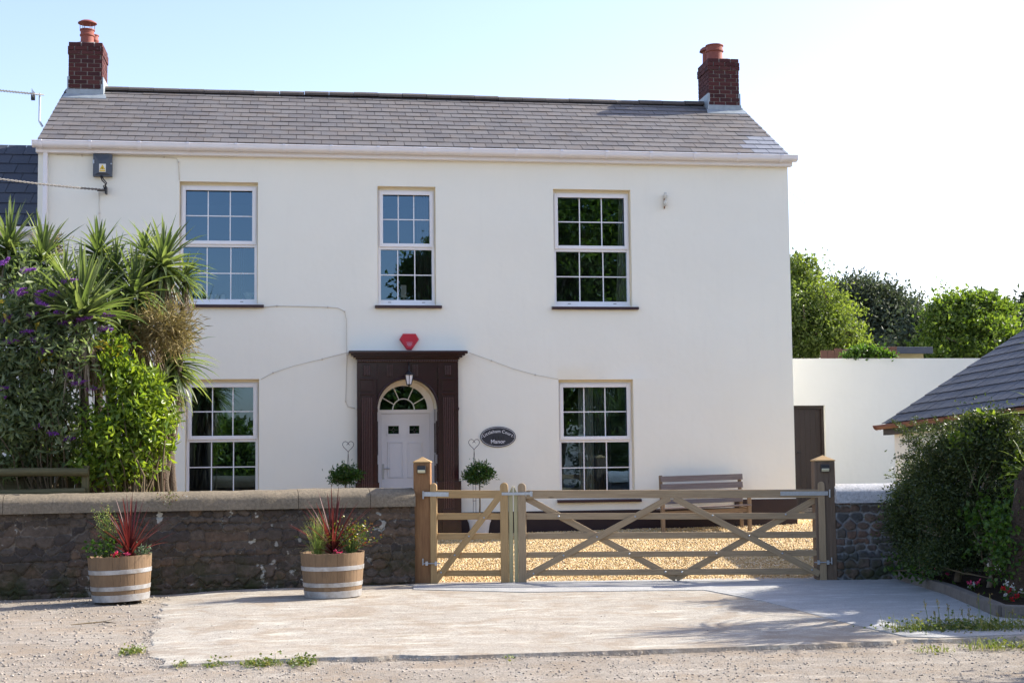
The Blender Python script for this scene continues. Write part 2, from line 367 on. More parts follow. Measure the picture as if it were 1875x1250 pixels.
def strap(base, d, L, wd, droop, seg=6, tw=0, fold=.3):
    """one long sword leaf, 3 verts per row"""
    base = np.array(base, float); d = np.array(d, float); d /= np.linalg.norm(d)
    s = np.cross(d, [0, 0, 1]); 
    if np.linalg.norm(s) < .1: s = np.array([math.cos(tw), math.sin(tw), 0])
    s /= np.linalg.norm(s); V = []; p = base.copy(); dd = d.copy()
    for i in range(seg+1):
        t = i/seg; w_ = wd*(1-t)**.7*(.55+1.2*min(t*4, 1)*.5) if i < seg else 0.0005
        nn = np.cross(s, dd); V += [p-s*w_/2+nn*w_*fold, p, p+s*w_/2+nn*w_*fold]
        dd = dd+np.array([0, 0, -droop/seg*(1+t*1.5)]); dd /= np.linalg.norm(dd); p = p+dd*L/seg
    T = []
    for i in range(seg):
        a = i*3; T += [(a, a+1, a+4), (a, a+4, a+3), (a+1, a+2, a+5), (a+1, a+5, a+4)]
    return np.array(V), np.array(T)
def branches(root, tips, r0, r1, wob=.15, mb=None):
    mb = mb or MB()
    for t in tips:
        a = Vector(root); b = Vector(t); L = (b-a).length; pts = []
        o = Vector((random.uniform(-1, 1), random.uniform(-1, 1), random.uniform(-.3, .6)))*wob*L
        for i in range(6): s = i/5; pts.append(a.lerp(b, s)+o*math.sin(PI*s)*.5+Vector((random.gauss(0, 1), random.gauss(0, 1), 0))*.02*L*(0 < i < 5))
        mb.tube(pts, [r0+(r1-r0)*i/5 for i in range(6)], 6)
    return mb

# ================================================================== SETTING: ground sheets
def grid_mesh(x0, x1, y0, y1, st, zf, keep=None):
    xs = np.arange(x0, x1+st/2, st); ys = np.arange(y0, y1+st/2, st); X, Y = np.meshgrid(xs, ys); Z = zf(X, Y)
    V = np.stack([X, Y, Z], -1).reshape(-1, 3); nx = len(xs); i = (np.arange(len(ys)-1)[:, None]*nx+np.arange(nx-1)[None, :])
    T = np.stack([i, i+1, i+1+nx, i+nx], -1)
    if keep is not None: T = T[keep(X[:-1, :-1]+st/2, Y[:-1, :-1]+st/2)]
    T = T.reshape(-1, 4); used = np.unique(T); mp = np.zeros(len(V), int); mp[used] = np.arange(len(used)); return V[used], mp[T]
def snoise(X, Y, f, seed):
    r = np.random.default_rng(seed); o = 0
    for k in range(5):
        a = r.uniform(0, 6.28, 4); ff = f*1.7**k; o = o+(np.sin(X*ff*math.cos(a[0])+Y*ff*math.sin(a[0])+a[1])*np.sin(-X*ff*math.sin(a[2])+Y*ff*math.cos(a[2])+a[3]))/1.55**k
    return o/2
gv = np.vectorize(ground)
def lane_z(X, Y):
    return snoise(X, Y, 2.2, 3)*.012+snoise(X, Y, 11, 4)*.005-.004-.05*np.clip((-11.6-Y)/3, 0, 1)*0
far = MB()
R0 = [(-9, -15.5), (12, -15.5), (12, -5.0), (-9, -5.0)]; R1 = [(-900, -900), (900, -900), (900, 900), (-900, 900)]
far.add([(x, y, -.03) for x, y in R0]+[(x, y, -.03) for x, y in R1], [(4, 5, 1, 0), (5, 6, 2, 1), (6, 7, 3, 2), (7, 4, 0, 3)])
o = obj("land", far, M['lane']); o["kind"] = "structure"; o["label"] = "surrounding land reaching to the horizon"
o = obj("lane", grid_mesh(-9.2, 12.2, -15.7, -4.8, .05, lane_z), M['lane'], smooth=True); o["kind"] = "structure"
# driveway of old concrete with a broken front lip
AP = [UZ(*p) for p in ((283, 1086), (306, 1096), (288, 1130), (262, 1196), (300, 1222), (480, 1214), (700, 1208), (870, 1206), (1100, 1200), (1330, 1192), (1500, 1187), (1660, 1178), (1880, 1172), (1880, 1120), (1640, 1050), (1530, 1055), (757, 1055), (500, 1070))]
def inpoly(X, Y, poly):
    c = np.zeros(X.shape, bool); n = len(poly)
    for i in range(n):
        x1, y1 = poly[i]; x2, y2 = poly[(i+1) % n]
        c ^= ((y1 > Y) != (y2 > Y)) & (X < (x2-x1)*(Y-y1)/(y2-y1+1e-12)+x1)
    return c
def apron_keep(X, Y): return inpoly(X+snoise(X, Y, 5, 5)*.10, Y+snoise(X, Y, 6, 6)*.05+snoise(X, Y, 25, 16)*.012, AP)
def apron_z(X, Y): return -.012+.042*np.clip((X+1.75+.35*snoise(X, Y, 1.7, 18))/1.1, 0, 1)+snoise(X, Y, 1.3, 8)*.005
V, T = grid_mesh(-2.6, 8.4, -12.2, -5.2, .025, apron_z, apron_keep)
e = np.sort(np.concatenate([T[:, [0, 1]], T[:, [1, 2]], T[:, [2, 3]], T[:, [3, 0]]]), 1); u_, c_ = np.unique(e, axis=0, return_counts=True)
b_ = np.unique(u_[c_ == 1]); be_ = u_[c_ == 1]
for _ in range(6):
    sm = np.zeros((len(V), 2)); ct = np.zeros(len(V)); np.add.at(sm, be_[:, 0], V[be_[:, 1], :2]); np.add.at(sm, be_[:, 1], V[be_[:, 0], :2]); np.add.at(ct, be_.ravel(), 1); V[b_, :2] = V[b_, :2]*.4+.6*sm[b_]/ct[b_, None]
V[b_, 2] = -.03; V[b_, :2] += RNG.normal(size=(len(b_), 2))*.003
o = obj("driveway", (V, T), M['apron'], smooth=40); o["kind"] = "structure"; o["label"] = "old pinkish concrete driveway in front of the gates"
# newer cool-grey concrete wedge and threshold along the gates
def sheet(name, pix, z, th, mat, label):
    p = [UZ(*q, z) for q in pix]; o = obj(name, MB().prism(p, z-th, z, 'z'), mat, smooth=False); o["kind"] = "structure"; o["label"] = label; return o
sheet("concrete_strip", [(757, 1070), (757, 1078), (960, 1083), (1290, 1079), (1400, 1100), (1545, 1138), (1660, 1164), (1720, 1166), (1880, 1160), (1880, 1120), (1660, 1048), (1535, 1052), (1300, 1058), (1000, 1064)], .036, .03, M['concrete'], "newer pale grey concrete wedge and gate threshold")
# forecourt behind the gates: bed plus thousands of chips
def fore_z(X, Y): return gv(X, Y)+.012+snoise(X, Y, 3, 12)*.008
def fore_keep(X, Y):
    ly = np.vectorize(line_y)(X); return (Y > ly+.06) & (X < 9.3+.25*snoise(X, Y, 3, 41)) & ~((X > -4.2) & (X < 8.36) & (Y > .06))
o = obj("added_dark_soil", grid_mesh(8.3, 18, -11, 40, .5, lambda X, Y: gv(X, np.minimum(Y, 2.5))-.02+snoise(X, Y, 2, 44)*.02), M['turf'], smooth=True); o["kind"] = "structure"  # dark ground added beyond the gravel to lessen bounce light on the annex
o = obj("gravel_forecourt", grid_mesh(-6, 13, -7.4, 2.6, .1, fore_z, fore_keep), M['gravelbed'], smooth=True); o["kind"] = "structure"
n = 120000; X = RNG.uniform(1.2, 9.3, n); Y = RNG.uniform(-6.9, 2.4, n); ok = (Y > np.vectorize(line_y)(X)+.1) & ~((X < 8.36) & (Y > -.02)); X = X[ok]; Y = Y[ok]; n = len(X)
Z = fore_z(X, Y)+.005; ax = rdir(n); bx = unit(np.cross(ax, rdir(n))); cx = np.cross(ax, bx); s = RNG.uniform(.009, .019, n)[:, None]
P = np.stack([X, Y, Z], 1); a_, b2, c2 = ax*s*1.3, bx*s, cx*s*.6
V = np.stack([P+a_, P-a_, P+b2, P-b2, P+c2, P-c2], 1).reshape(-1, 3); i = np.arange(n)[:, None]*6
T = np.concatenate([i+list(q) for q in ((0,2,4),(2,1,4),(1,3,4),(3,0,4),(2,0,5),(1,2,5),(3,1,5),(0,3,5))], 1).reshape(-1, 3)
o = obj("gravel", (V, T), M['gravel']); o["kind"] = "stuff"; o["label"] = "golden gravel chips spread behind the gates"
def scatter_stones(n, xr, yr, zf, smin, smax, seed):
    r = np.random.default_rng(seed); X = r.uniform(*xr, n); Y = r.uniform(*yr, n); Z = zf(X, Y)
    s = smin+(smax-smin)*r.random(n)**9; ax = rdir(n); bx = unit(np.cross(ax, rdir(n))); cx = np.cross(ax, bx); P = np.stack([X, Y, Z+s*.2], 1); s = s[:, None]
    q = [ax*s, -ax*s*.8, bx*s*.8, -bx*s, cx*s*.7, -cx*s*.6]; V = np.stack([P+v*[1, 1, .5] for v in q], 1).reshape(-1, 3); i = np.arange(n)[:, None]*6
    return V, np.concatenate([i+list(q) for q in ((0,2,4),(2,1,4),(1,3,4),(3,0,4),(2,0,5),(1,2,5),(3,1,5),(0,3,5))], 1).reshape(-1, 3)
def st_z(X, Y): return lane_z(X, Y)
a = scatter_stones(42000, (-5, 7.5), (-14.6, -11.1), st_z, .003, .019, 1); b = scatter_stones(12000, (-5, -1.2), (-12.5, -6.3), st_z, .003, .026, 2)
c = scatter_stones(1500, (-1.5, 7), (-11.3, -6.8), lambda X, Y: X*0+.03, .002, .010, 3)
lp = [Vector((*AP[i], 0)).lerp(Vector((*AP[i+1], 0)), random.random()) for i in [random.choice(range(2, 12)) for _ in range(4200)]]; ed = np.array([(q.x, q.y) for q in lp])+RNG.normal(size=(4200, 2))*[.03, .05]
d0_ = scatter_stones(4200, (0, 1), (0, 1), lambda X, Y: X*0+.008, .004, .016, 9); sh_ = np.repeat(ed, 6, 0); r9 = np.random.default_rng(9); x9 = r9.uniform(0, 1, 4200); y9 = r9.uniform(0, 1, 4200); d0_[0][:, 0] += sh_[:, 0]-np.repeat(x9, 6); d0_[0][:, 1] += sh_[:, 1]-np.repeat(y9, 6)
o = obj("loose_gravel", merge([a, b, c, d0_]), M['stones']); o["kind"] = "stuff"; o["label"] = "loose grey stones and grit on the lane"

# ================================================================== THE HOUSE
XL, XR = -4.157, 8.335
def rc(px0, px1, py0, py1, Y=0.0):                           # pixel box -> x0,x1,z0,z1 on the plane Y
    pm = (px0+px1)/2; qm = (py0+py1)/2
    return U(px0, qm, Y)[0], U(px1, qm, Y)[0], U(pm, py1, Y)[1], U(pm, py0, Y)[1]
WIN = {'ul': rc(328, 472, 333, 557), 'uc': rc(691.5, 798, 341.5, 558.5), 'ur': rc(1014, 1156, 347, 561), 'll': rc(339, 474, 694, 912), 'lr': rc(1024, 1161, 694.5, 913)}
DOOR = rc(690, 803, 694, 985)
house = thing("house", "two-storey cream rendered house with brown slate roof, brick chimneys and maroon door surround", "house", (2.1, 0, .25))
ZT = 6.62
xs = sorted({XL, XR, *[v for r in list(WIN.values())+[DOOR] for v in r[:2]]}); zs = sorted({0.0, ZT, *[v for r in list(WIN.values())+[DOOR] for v in r[2:]]})
def fine(a, st):
    o = []
    for p, q in zip(a[:-1], a[1:]): k = max(1, int((q-p)/st)); o += [p+(q-p)*i/k for i in range(k)]
    return o+[a[-1]]
xs = fine(xs, .3); zs = fine(zs, .3)
holes = list(WIN.values())+[DOOR]
wb = MB(); nx = len(xs)
def wy(x, z): return 0.0 if any(r[0]-.02 <= x <= r[1]+.02 and r[2]-.02 <= z <= r[3]+.02 for r in holes) or x in (XL, XR) else .006*math.sin(x*1.9+z)*math.sin(z*2.3+1)
vs = [(x, wy(x, z), z) for z in zs for x in xs]; fs = []
for j in range(len(zs)-1):
    for i in range(nx-1):
        cx_, cz_ = (xs[i]+xs[i+1])/2, (zs[j]+zs[j+1])/2
        if any(r[0] < cx_ < r[1] and r[2] < cz_ < r[3] for r in holes): continue
        fs.append((j*nx+i, j*nx+i+1, (j+1)*nx+i+1, (j+1)*nx+i))
wb.add(vs, fs)
YB, ZR = 5.6, 8.16
gable = [(0, 0), (YB, 0), (YB, ZT), (2.80, ZR), (0, ZT)]
for X in (XL, XR): wb.add([(X, y, z) for y, z in gable], [(0, 1, 2, 3, 4)])
wb.add([(XL, YB, 0), (XR, YB, 0), (XR, YB, ZT), (XL, YB, ZT)], [(0, 1, 2, 3)])
obj("wall", wb, M['wall'], house, smooth=35)
# inside: dark rooms so that the panes look in on something
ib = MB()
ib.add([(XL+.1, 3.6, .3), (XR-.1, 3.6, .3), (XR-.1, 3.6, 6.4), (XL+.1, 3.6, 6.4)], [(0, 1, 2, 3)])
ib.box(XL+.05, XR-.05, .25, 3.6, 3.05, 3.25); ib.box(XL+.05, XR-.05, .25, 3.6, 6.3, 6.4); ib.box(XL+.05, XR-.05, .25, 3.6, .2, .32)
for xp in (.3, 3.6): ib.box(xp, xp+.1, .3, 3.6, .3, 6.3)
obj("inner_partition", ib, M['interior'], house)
# plinth, stepping up behind the bench
zp1 = U(1000, 935)[1]; zp2 = U(1400, 913)[1]; xst = U(1345, 925)[0]; d0 = U(652, 970)[0]; d1 = U(844, 970)[0]
pb = MB(); pb.box(XL-.012, d0, -.02, .02, 0, zp1).box(d1, xst, -.02, .02, 0, zp1).box(xst, XR+.012, -.022, .02, 0, zp2)
obj("plinth", pb, M['plinth'], house, bevel=.006)

def slates(P0, Ud, Vd, Lx, rows, exp, sw, seed, gap=.008, left=None, right=None, new=None):
    """one box per slate on the plane P0 + u*Ud + v*Vd; returns (MB old, MB new)"""
    r = random.Random(seed); Ud = Vector(Ud).normalized(); Vd = Vector(Vd).normalized(); N = Ud.cross(Vd); A = MB(); B = MB(); P0 = Vector(P0)
    for k in range(rows):
        l = left(k) if left else 0; R = right(k) if right else Lx; x = l-(sw*.5 if k % 2 else 0)-r.uniform(0, .02)*0
        while x < R:
            a = max(l, x)+gap/2; b = min(R, x+sw)-gap/2; x += sw
            if b-a < .03: continue
            dz = r.uniform(0, .006); sk = r.uniform(-.005, .005); v0 = k*exp-.006+r.uniform(-.004, .004); v1 = (k+1)*exp+.03
            pts = [P0+Ud*u+Vd*v+N*h for (u, v, h) in ((a, v0+sk, .012+dz), (b, v0-sk, .012+dz), (b, v1, .003), (a, v1, .003), (a, v0+sk, .020+dz), (b, v0-sk, .020+dz), (b, v1, .010), (a, v1, .010))]
            (B if new and new(k, a, b) else A).add(pts, [(0,3,2,1),(4,5,6,7),(0,1,5,4),(1,2,6,5),(2,3,7,6),(3,0,4,7)])
    return A, B
EV = Vector((XL-.03, -.13, 6.60)); RD = Vector((XL-.03, 2.80, 8.22)); SL = (RD-EV).length; LX = XR-XL+.08; NR = 13
A, B = slates(EV, (1, 0, 0), RD-EV, LX, NR, SL/NR, .275, 3, new=lambda k, a, b: k < 5 and a > LX-.275*[2.3, 2.6, 3.1, 2.6, 2.1][k]-.02)
rf = MB(); rf.add([(XL-.03, -.12, 6.585), (XR+.05, -.12, 6.585), (XR+.05, 2.80, 8.205), (XL-.03, 2.80, 8.205)], [(0, 1, 2, 3)])
rf.add([(XL-.03, YB+.15, 6.60), (XR+.05, YB+.15, 6.60), (XR+.05, 2.80, 8.215), (XL-.03, 2.80, 8.215)], [(3, 2, 1, 0)])
roof = obj("roof", A, M['slate'], house); obj("underlay", rf, M['underlay'], roof)
obj("replaced_slate", B, M['slate_new'], roof, label="cool grey newer slates near the right-hand eave")
rt = MB(); x = U(190, 157, 2.8)[0]; xe = U(1292, 185, 2.8)[0]; random.seed(5)
while x < xe:
    x2 = min(xe, x+.45); zz = 8.215+.012*math.sin(x*.9)+random.uniform(-.006, .006)
    pr = [(2.80+.15*math.cos(t), zz+.075*math.sin(t)-.0) for t in [PI+.25-(PI+.5)*i/8 for i in range(9)]]
    rt.prism([(a, b) for a, b in pr], x, x2-.008, 'x'); x = x2
obj("ridge_tile", rt, M['ridge'], roof, smooth=40)
# gutter, fascia, downpipe
gz = 6.645
prof = [(-.13, gz), (-.265, gz), (-.272, gz-.012), (-.262, gz-.02), (-.262, gz-.06), (-.24, gz-.095), (-.20, gz-.108), (-.15, gz-.108), (-.13, gz-.09)]
gu = MB().prism(prof, XL-.06, XR+.10, 'x')
x = XL+.05
while x < XR+.1: gu.prism([(a-.012, b-.012) if b < gz-.005 else (a-.012, b+.006) for a, b in prof], x, x+.045, 'x'); x += .765
obj("gutter", gu, M['gutter'], house, smooth=40)
obj("fascia", MB().box(XL-.02, XR+.05, -.118, -.004, 6.475, 6.60), M['gutter'], house, bevel=.004)
px = U(83.5, 300, -.06)[0]
dp = MB().box(px-.034, px+.034, -.10, -.03, .2, 6.50)
for z in (5.3, 3.4, 1.6): dp.box(px-.05, px+.05, -.105, -.0, z, z+.04)
obj("downpipe", dp, M['gutter'], house, bevel=.008)

# chimneys
def chimney(fx0, fx1, ytop, ybase, yf, dep, pots, label):
    x0, zt = U(fx0, ytop, yf); x1, _ = U(fx1, ytop, yf); zb = 7.75; w_ = x1-x0
    core = MB().box(x0+.012, x1-.012, yf+.012, yf+dep-.012, zb, zt-.015)
    ch = obj("chimney", core, M['mortar'], house, label=label)
    bk = MB(); c = 0; z = zt; bh, jt = .066, .010; r = random.Random(int(fx0))
    while z > zb+.1:
        z0 = z-bh; e_ = .014 if c in (1, 2) else 0
        for (a0, a1, side) in ((x0, x1, 'f'), (yf, yf+dep, 'l'), (yf, yf+dep, 'r'), (x0, x1, 'b')):
            p = a0-(.115 if c % 2 else 0)-(0.0)
            while p < a1:
                q = min(p+.215, a1); a = max(p, a0)
                if q-a > .02:
                    if side == 'f': bk.box(a-e_*(a == a0), q-.009+(.009+e_)*(q == a1), yf-e_+r.uniform(-.002, .002), yf+.05, z0, z)
                    if side == 'b': bk.box(a-e_*(a == a0), q-.009+(.009+e_)*(q == a1), yf+dep-.05, yf+dep+e_, z0, z)
                    if side == 'l': bk.box(x0-e_+r.uniform(-.002, .002), x0+.05, max(a, yf+.051), min(q-.009, yf+dep-.051), z0, z)
                    if side == 'r': bk.box(x1-.05, x1+e_+r.uniform(-.002, .002), max(a, yf+.051), min(q-.009, yf+dep-.051), z0, z)
                p += .225
        z -= bh+jt; c += 1
    obj("brickwork", bk, M['brick'], ch)
    zr = 6.60+(yf+.13)*(8.22-6.60)/2.93
    fl = MB().box(x0-.03, x1+.03, yf-.022, yf+.02, zr-.03, zr+.13).box(x0-.02, x0+.02, yf, yf+dep+.02, zr, zr+.36).box(x1-.02, x1+.024, yf, yf+dep+.02, zr, zr+.36)
    sd = (RD-EV).normalized(); yy = yf-.16; z2 = 6.60+(yy+.13)*(8.22-6.60)/2.93
    fl.add([(x0-.08, yy, z2+.03), (x1+.10, yy, z2+.03), (x1+.06, yf-.01, zr+.05), (x0-.05, yf-.01, zr+.05), (x0-.08, yy, z2+.0), (x1+.10, yy, z2+.0)], [(0, 1, 2, 3), (0, 4, 5, 1)])
    obj("flashing", fl, M['lead'], ch)
    fb = MB().add([(x0+.02, yf+.02, zt-.016), (x1-.02, yf+.02, zt-.016), (x1-.02, yf+dep-.02, zt-.016), (x0+.02, yf+dep-.02, zt-.016), (x0+.17, yf+.17, zt+.06), (x1-.17, yf+.17, zt+.06), (x1-.17, yf+dep-.17, zt+.06), (x0+.17, yf+dep-.17, zt+.06)], [(4, 5, 6, 7), (0, 1, 5, 4), (1, 2, 6, 5), (2, 3, 7, 6), (3, 0, 4, 7)])
    obj("mortar_cap", fb, M['mortar'], ch)
    for kind, pxc, yy, py0, rad in pots:
        xx, zz = U(pxc, py0, yy); h = zz-zt; c0 = (xx, yy, zt)
        pr = [(rad*1.05, 0), (rad, .03), (rad*.97, h*.55), (rad*1.12, h*.6), (rad*1.12, h*.68), (rad*1.0, h*.72), (rad*1.02, h*.92), (rad*1.14, h*.94), (rad*1.12, h), (rad*.8, h), (rad*.8, h-.05)]
        if kind == 'cowl':
            pm = MB().lathe(pr, c0, 20); pm.lathe([(rad*1.42, h+.11), (rad*1.40, h+.125), (rad*.9, h+.16), (.01, h+.175)], c0, 20)
            for k in range(6): a = k*PI/3; pm.tube([(xx+rad*1.05*math.cos(a), yy+rad*1.05*math.sin(a), zt+h-.03), (xx+rad*1.1*math.cos(a), yy+rad*1.1*math.sin(a), zt+h+.11)], .006, 5)
            p_ = obj("chimney_pot", pm, M['pot'], ch, smooth=45)
        elif kind == 'plain': obj("chimney_pot", MB().lathe(pr, c0, 20), M['pot'], ch, smooth=45)
        else:
            pm = MB().lathe([(rad, 0), (rad*.95, h*.8), (rad*1.1, h*.82), (rad*1.1, h*.9), (rad*.6, h*.9)], c0, 18); pm.lathe([(rad*1.5, h*.72), (rad*1.3, h*.85), (.01, h)], c0, 14)
            obj("chimney_pot", pm, M['pot'], ch, smooth=45)
    return ch
chimney(126, 187.5, 77, 155, 2.42, .72, [('cowl', 160, 2.66, 55, .118), ('plain', 171.5, 2.98, 65, .085)], "left brick chimney with a mushroom cowl")
chimney(1296.5, 1352, 107, 190, 2.42, .72, [('plain', 1308, 2.66, 84, .155), ('hood', 1297, 2.98, 85, .12)], "right brick chimney with two stubby pots")

# windows
def window(r, label, zt_frac=.485):
    x0, x1, z0, z1 = r; y = .115; fw = .045; g = .012; x0 += g; x1 -= g; z1 -= .045; zm = z1-(z1-z0)*zt_frac
    f = MB(); f.box(x0, x0+fw, y, y+.07, z0, z1).box(x1-fw, x1, y, y+.07, z0, z1).box(x0+fw, x1-fw, y+.001, y+.07, z1-fw, z1).box(x0+fw, x1-fw, y+.001, y+.07, zm-.06, zm)
    f.box(x0-.008, x1+.008, y-.02, y+.07, z0+.001, z0+.03).box(x0+fw, x1-fw, y+.001, y+.07, z0+.03, z0+.095)
    win = obj("window", f, M['upvc'], house, bevel=.004, label=label)
    obj("mastic_bead", MB().box(r[0]+.001, x0+.002, y+.012, y+.06, z0, r[3]-.001).box(x1-.002, r[1]-.001, y+.012, y+.06, z0, r[3]-.001).box(x0+.002, x1-.002, y+.013, y+.06, z1-.002, r[3]-.001), M['reveal'], win)
    a, b, c, d = x0+.022, x1-.022, zm-.018, z1-.022; sw = .06; s = MB()
    s.box(a, a+sw, y-.028, y-.001, c, d).box(b-sw, b, y-.028, y-.001, c, d).box(a+sw, b-sw, y-.027, y-.001, d-sw, d).box(a+sw, b-sw, y-.027, y-.001, c, c+sw)
    obj("sash", s, M['upvc'], win, bevel=.006)
    q0, q1, q2, q3 = r; rb = MB(); D = .20
    rb.add([(q0,0,q2),(q0,0,q3),(q0,D,q3),(q0,D,q2)], [(0,1,2,3)]).add([(q1,0,q2),(q1,0,q3),(q1,D,q3),(q1,D,q2)], [(3,2,1,0)])
    rb.add([(q0,0,q3),(q1,0,q3),(q1,D,q3),(q0,D,q3)], [(0,1,2,3)]).add([(q0,0,q2),(q1,0,q2),(q1,D,q2),(q0,D,q2)], [(3,2,1,0)]); obj("reveal", rb, M['reveal'], win)
    gb = MB(); up = (a+sw, b-sw, c+sw, d-sw); lo = (x0+fw, x1-fw, z0+.095, zm-.06); yb = y+.030
    for q in (up, lo):
        bw = .0085
        for i in (1, 2): xx = q[0]+(q[1]-q[0])*i/3; gb.box(xx-bw, xx+bw, yb, yb+.008, q[2], q[3])
        zz = (q[2]+q[3])/2; gb.box(q[0], q[1], yb+.0012, yb+.0068, zz-bw, zz+bw)
        obj("pane", MB().add([(q[0]-.01, yb+.014, q[2]-.01), (q[1]+.01, yb+.014, q[2]-.01), (q[1]+.01, yb+.014, q[3]+.01), (q[0]-.01, yb+.014, q[3]+.01)], [(0, 1, 2, 3)]), M['glass'], win)
    obj("glazing_bar", gb, M['upvc'], win)
    for t in (.2, .8): xx = x0+(x1-x0)*t; obj("drain_slot", MB().box(xx-.025, xx+.025, y-.004, y+.002, z0+.052, z0+.06), M['wire'], win)
    X0, X1 = r[0]-.05, r[1]+.10 if label != "upper middle window, narrowest of the three" else r[1]+.09
    obj("window_sill", MB().prism([(-.07, r[2]-.055), (.12, r[2]-.055), (.12, r[2]), (.0, r[2]-.002), (-.07, r[2]-.012)], X0, X1, 'x'), M['sill'], win, bevel=.004)
    return win
window(WIN['ul'], "upper left window reflecting blue sky"); window(WIN['uc'], "upper middle window, narrowest of the three"); window(WIN['ur'], "upper right window with dark panes")
window(WIN['ll'], "lower left window beside the shrubs"); window(WIN['lr'], "lower right window behind the gate")

# door surround
PY = -.14
def pz(px, py, Y=PY): return U(px, py, Y)
sur = MB(); xa, xb = pz(654, 800)[0], pz(690.5, 800)[0]; xc, xd = pz(803, 800)[0], pz(840, 800)[0]; zb = .25; zlin = pz(747, 663)[1]
sur.box(xa, xb, PY, .03, zb, zlin); sur.box(xc, xd, PY, .03, zb, zlin)
ps = obj("door_surround", sur, M['maroon'], house, bevel=.006)
acx, acz = pz(746.5, 748); AR_ = pz(801, 748)[0]-acx
poly = [(xb, zlin), (xb, acz)]+[(acx-AR_*math.cos(t), acz+AR_*math.sin(t)) for t in [PI*i/28 for i in range(29)]]+[(xc, acz), (xc, zlin)]
mp = MB(); n = 29; arc = [(acx-AR_*math.cos(PI*i/28), acz+AR_*math.sin(PI*i/28)) for i in range(29)]
topp = [(xb+(xc-xb)*i/28, zlin) for i in range(29)]
for yv in (PY+.025, .02): mp.add([(a, yv, b) for a, b in arc]+[(a, yv, b) for a, b in topp], [(i, i+1, 29+i+1, 29+i) for i in range(28)])
mp.add([(a, PY+.025, b) for a, b in arc]+[(a, -.02, b) for a, b in arc], [(i, 29+i, 30+i, i+1) for i in range(28)])
mp.box(xb, acx-AR_+.003, PY+.026, .02, acz-.05, acz).box(acx+AR_-.003, xc, PY+.026, .02, acz-.05, acz)
obj("arch_panel", mp, M['maroon'], ps)
so_ = MB(); Yd = .46; A2 = AR_-.004
arc2 = [(acx-A2*math.cos(PI*i/28), acz+A2*math.sin(PI*i/28)) for i in range(29)]
so_.add([(a, -.05, b) for a, b in arc2]+[(a, Yd, b) for a, b in arc2], [(i, i+1, 30+i, 29+i) for i in range(28)])
obj("arch_soffit", so_, M['reveal'], ps, smooth=True)
arch_ring = MB(); pa = [(acx-(AR_+.0)*math.cos(PI*i/28), PY+.018, acz+(AR_+.0)*math.sin(PI*i/28)) for i in range(29)]
arch_ring.tube([(p[0]-.02*math.cos(PI*i/28)*1, p[1], p[2]+.02*math.sin(PI*i/28)) for i, p in enumerate(pa)], .014, 8)
obj("arch_moulding", arch_ring, M['maroon'], ps, smooth=True)
jb = MB()
for xx, s in ((acx-AR_, 1), (acx+AR_, -1)):
    jb.box(min(xx, xx-s*.03), max(xx, xx-s*.03), -.05, Yd+.03, zb, acz)
    for za, zc in ((.6, 1.45), (1.6, 2.15)):
        jb.box(min(xx, xx+s*.012), max(xx, xx+s*.012), .02, .05, za, zc).box(min(xx, xx+s*.012), max(xx, xx+s*.012), .34, .37, za, zc).box(min(xx, xx+s*.012), max(xx, xx+s*.012), .0505, .3395, za, za+.03).box(min(xx, xx+s*.012), max(xx, xx+s*.012), .0505, .3395, zc-.03, zc)
obj("jamb_panel", jb, M['maroon'], ps)
co_ = MB(); z1c = pz(747, 642, -.34)[1]; xl_, xr_ = pz(638, 645, -.34)[0], pz(856, 647, -.34)[0]
steps = [(-.17, 0.0, zlin, zlin+.045), (-.20, .02, zlin+.045, zlin+.07), (-.25, .06, zlin+.07, zlin+.10), (-.30, .10, zlin+.10, zlin+.13), (-.34, .14, zlin+.13, z1c)]
for yy, ov, z0, z1 in steps:
    co_.box(xa-ov*1.0, xd+ov*1.0, yy, .01, z0, z1)
dn = MB(); k = xa
while k < xd-.02: dn.box(k, k+.014, -.192, -.16, zlin+.010, zlin+.038); k += .028
obj("dentil_row", dn, M['maroon_worn_highlight'], ps)
obj("cornice", co_, M['maroon'], ps, bevel=.008)
obj("lead_cap", MB().box(xa-.13, xd+.13, -.335, .0, z1c+.001, z1c+.006), M['lead'], ps)
for (e0, e1, f0, f1) in ((xa, xb, 664, 685), (xc, xd, 813, 832)):
    cxp = (e0+e1)/2; pl = MB(); wv = .19
    pl.box(cxp-wv/2, cxp+wv/2, PY-.03, PY+.004, .42, pz(747, 722)[1])
    fl2 = MB()
    for i in range(6): xx = cxp-wv/2+.010+i*.0300; fl2.box(xx, xx+.014, PY-.055, PY-.029, .62, pz(747, 724)[1]-.03)
    pl.box(cxp-wv/2-.02, cxp+wv/2+.02, PY-.045, PY+.004, pz(747, 722)[1], pz(747, 718)[1]).box(cxp-wv/2-.005, cxp+wv/2+.005, PY-.022, PY+.004, pz(747, 716)[1], pz(747, 695)[1])
    pl.box(cxp-wv/2-.025, cxp+wv/2+.025, PY-.04, PY+.004, pz(747, 695)[1], pz(747, 692)[1])
    pl.box(cxp-.06, cxp+.06, PY-.02, PY+.004, pz(747, 688)[1], pz(747, 668)[1])
    for i in range(4): fl2.box(cxp-.048+i*.026, cxp-.036+i*.026, PY-.045, PY-.019, pz(747, 686)[1], pz(747, 669)[1])
    pl.box(e0-.03, e1+.03, PY-.05, .0, .2, pz(747, 882)[1]).box(e0-.002, e1+.008, PY-.02, 0, pz(747, 751)[1], pz(747, 746)[1])
    pl.box(cxp-.12, cxp+.12, PY-.075, PY-.049, .3, .72)
    obj("pilaster", pl, M['maroon'], ps, bevel=.004); obj("fluting", fl2, M['maroon_worn_highlight'], ps, bevel=.002)
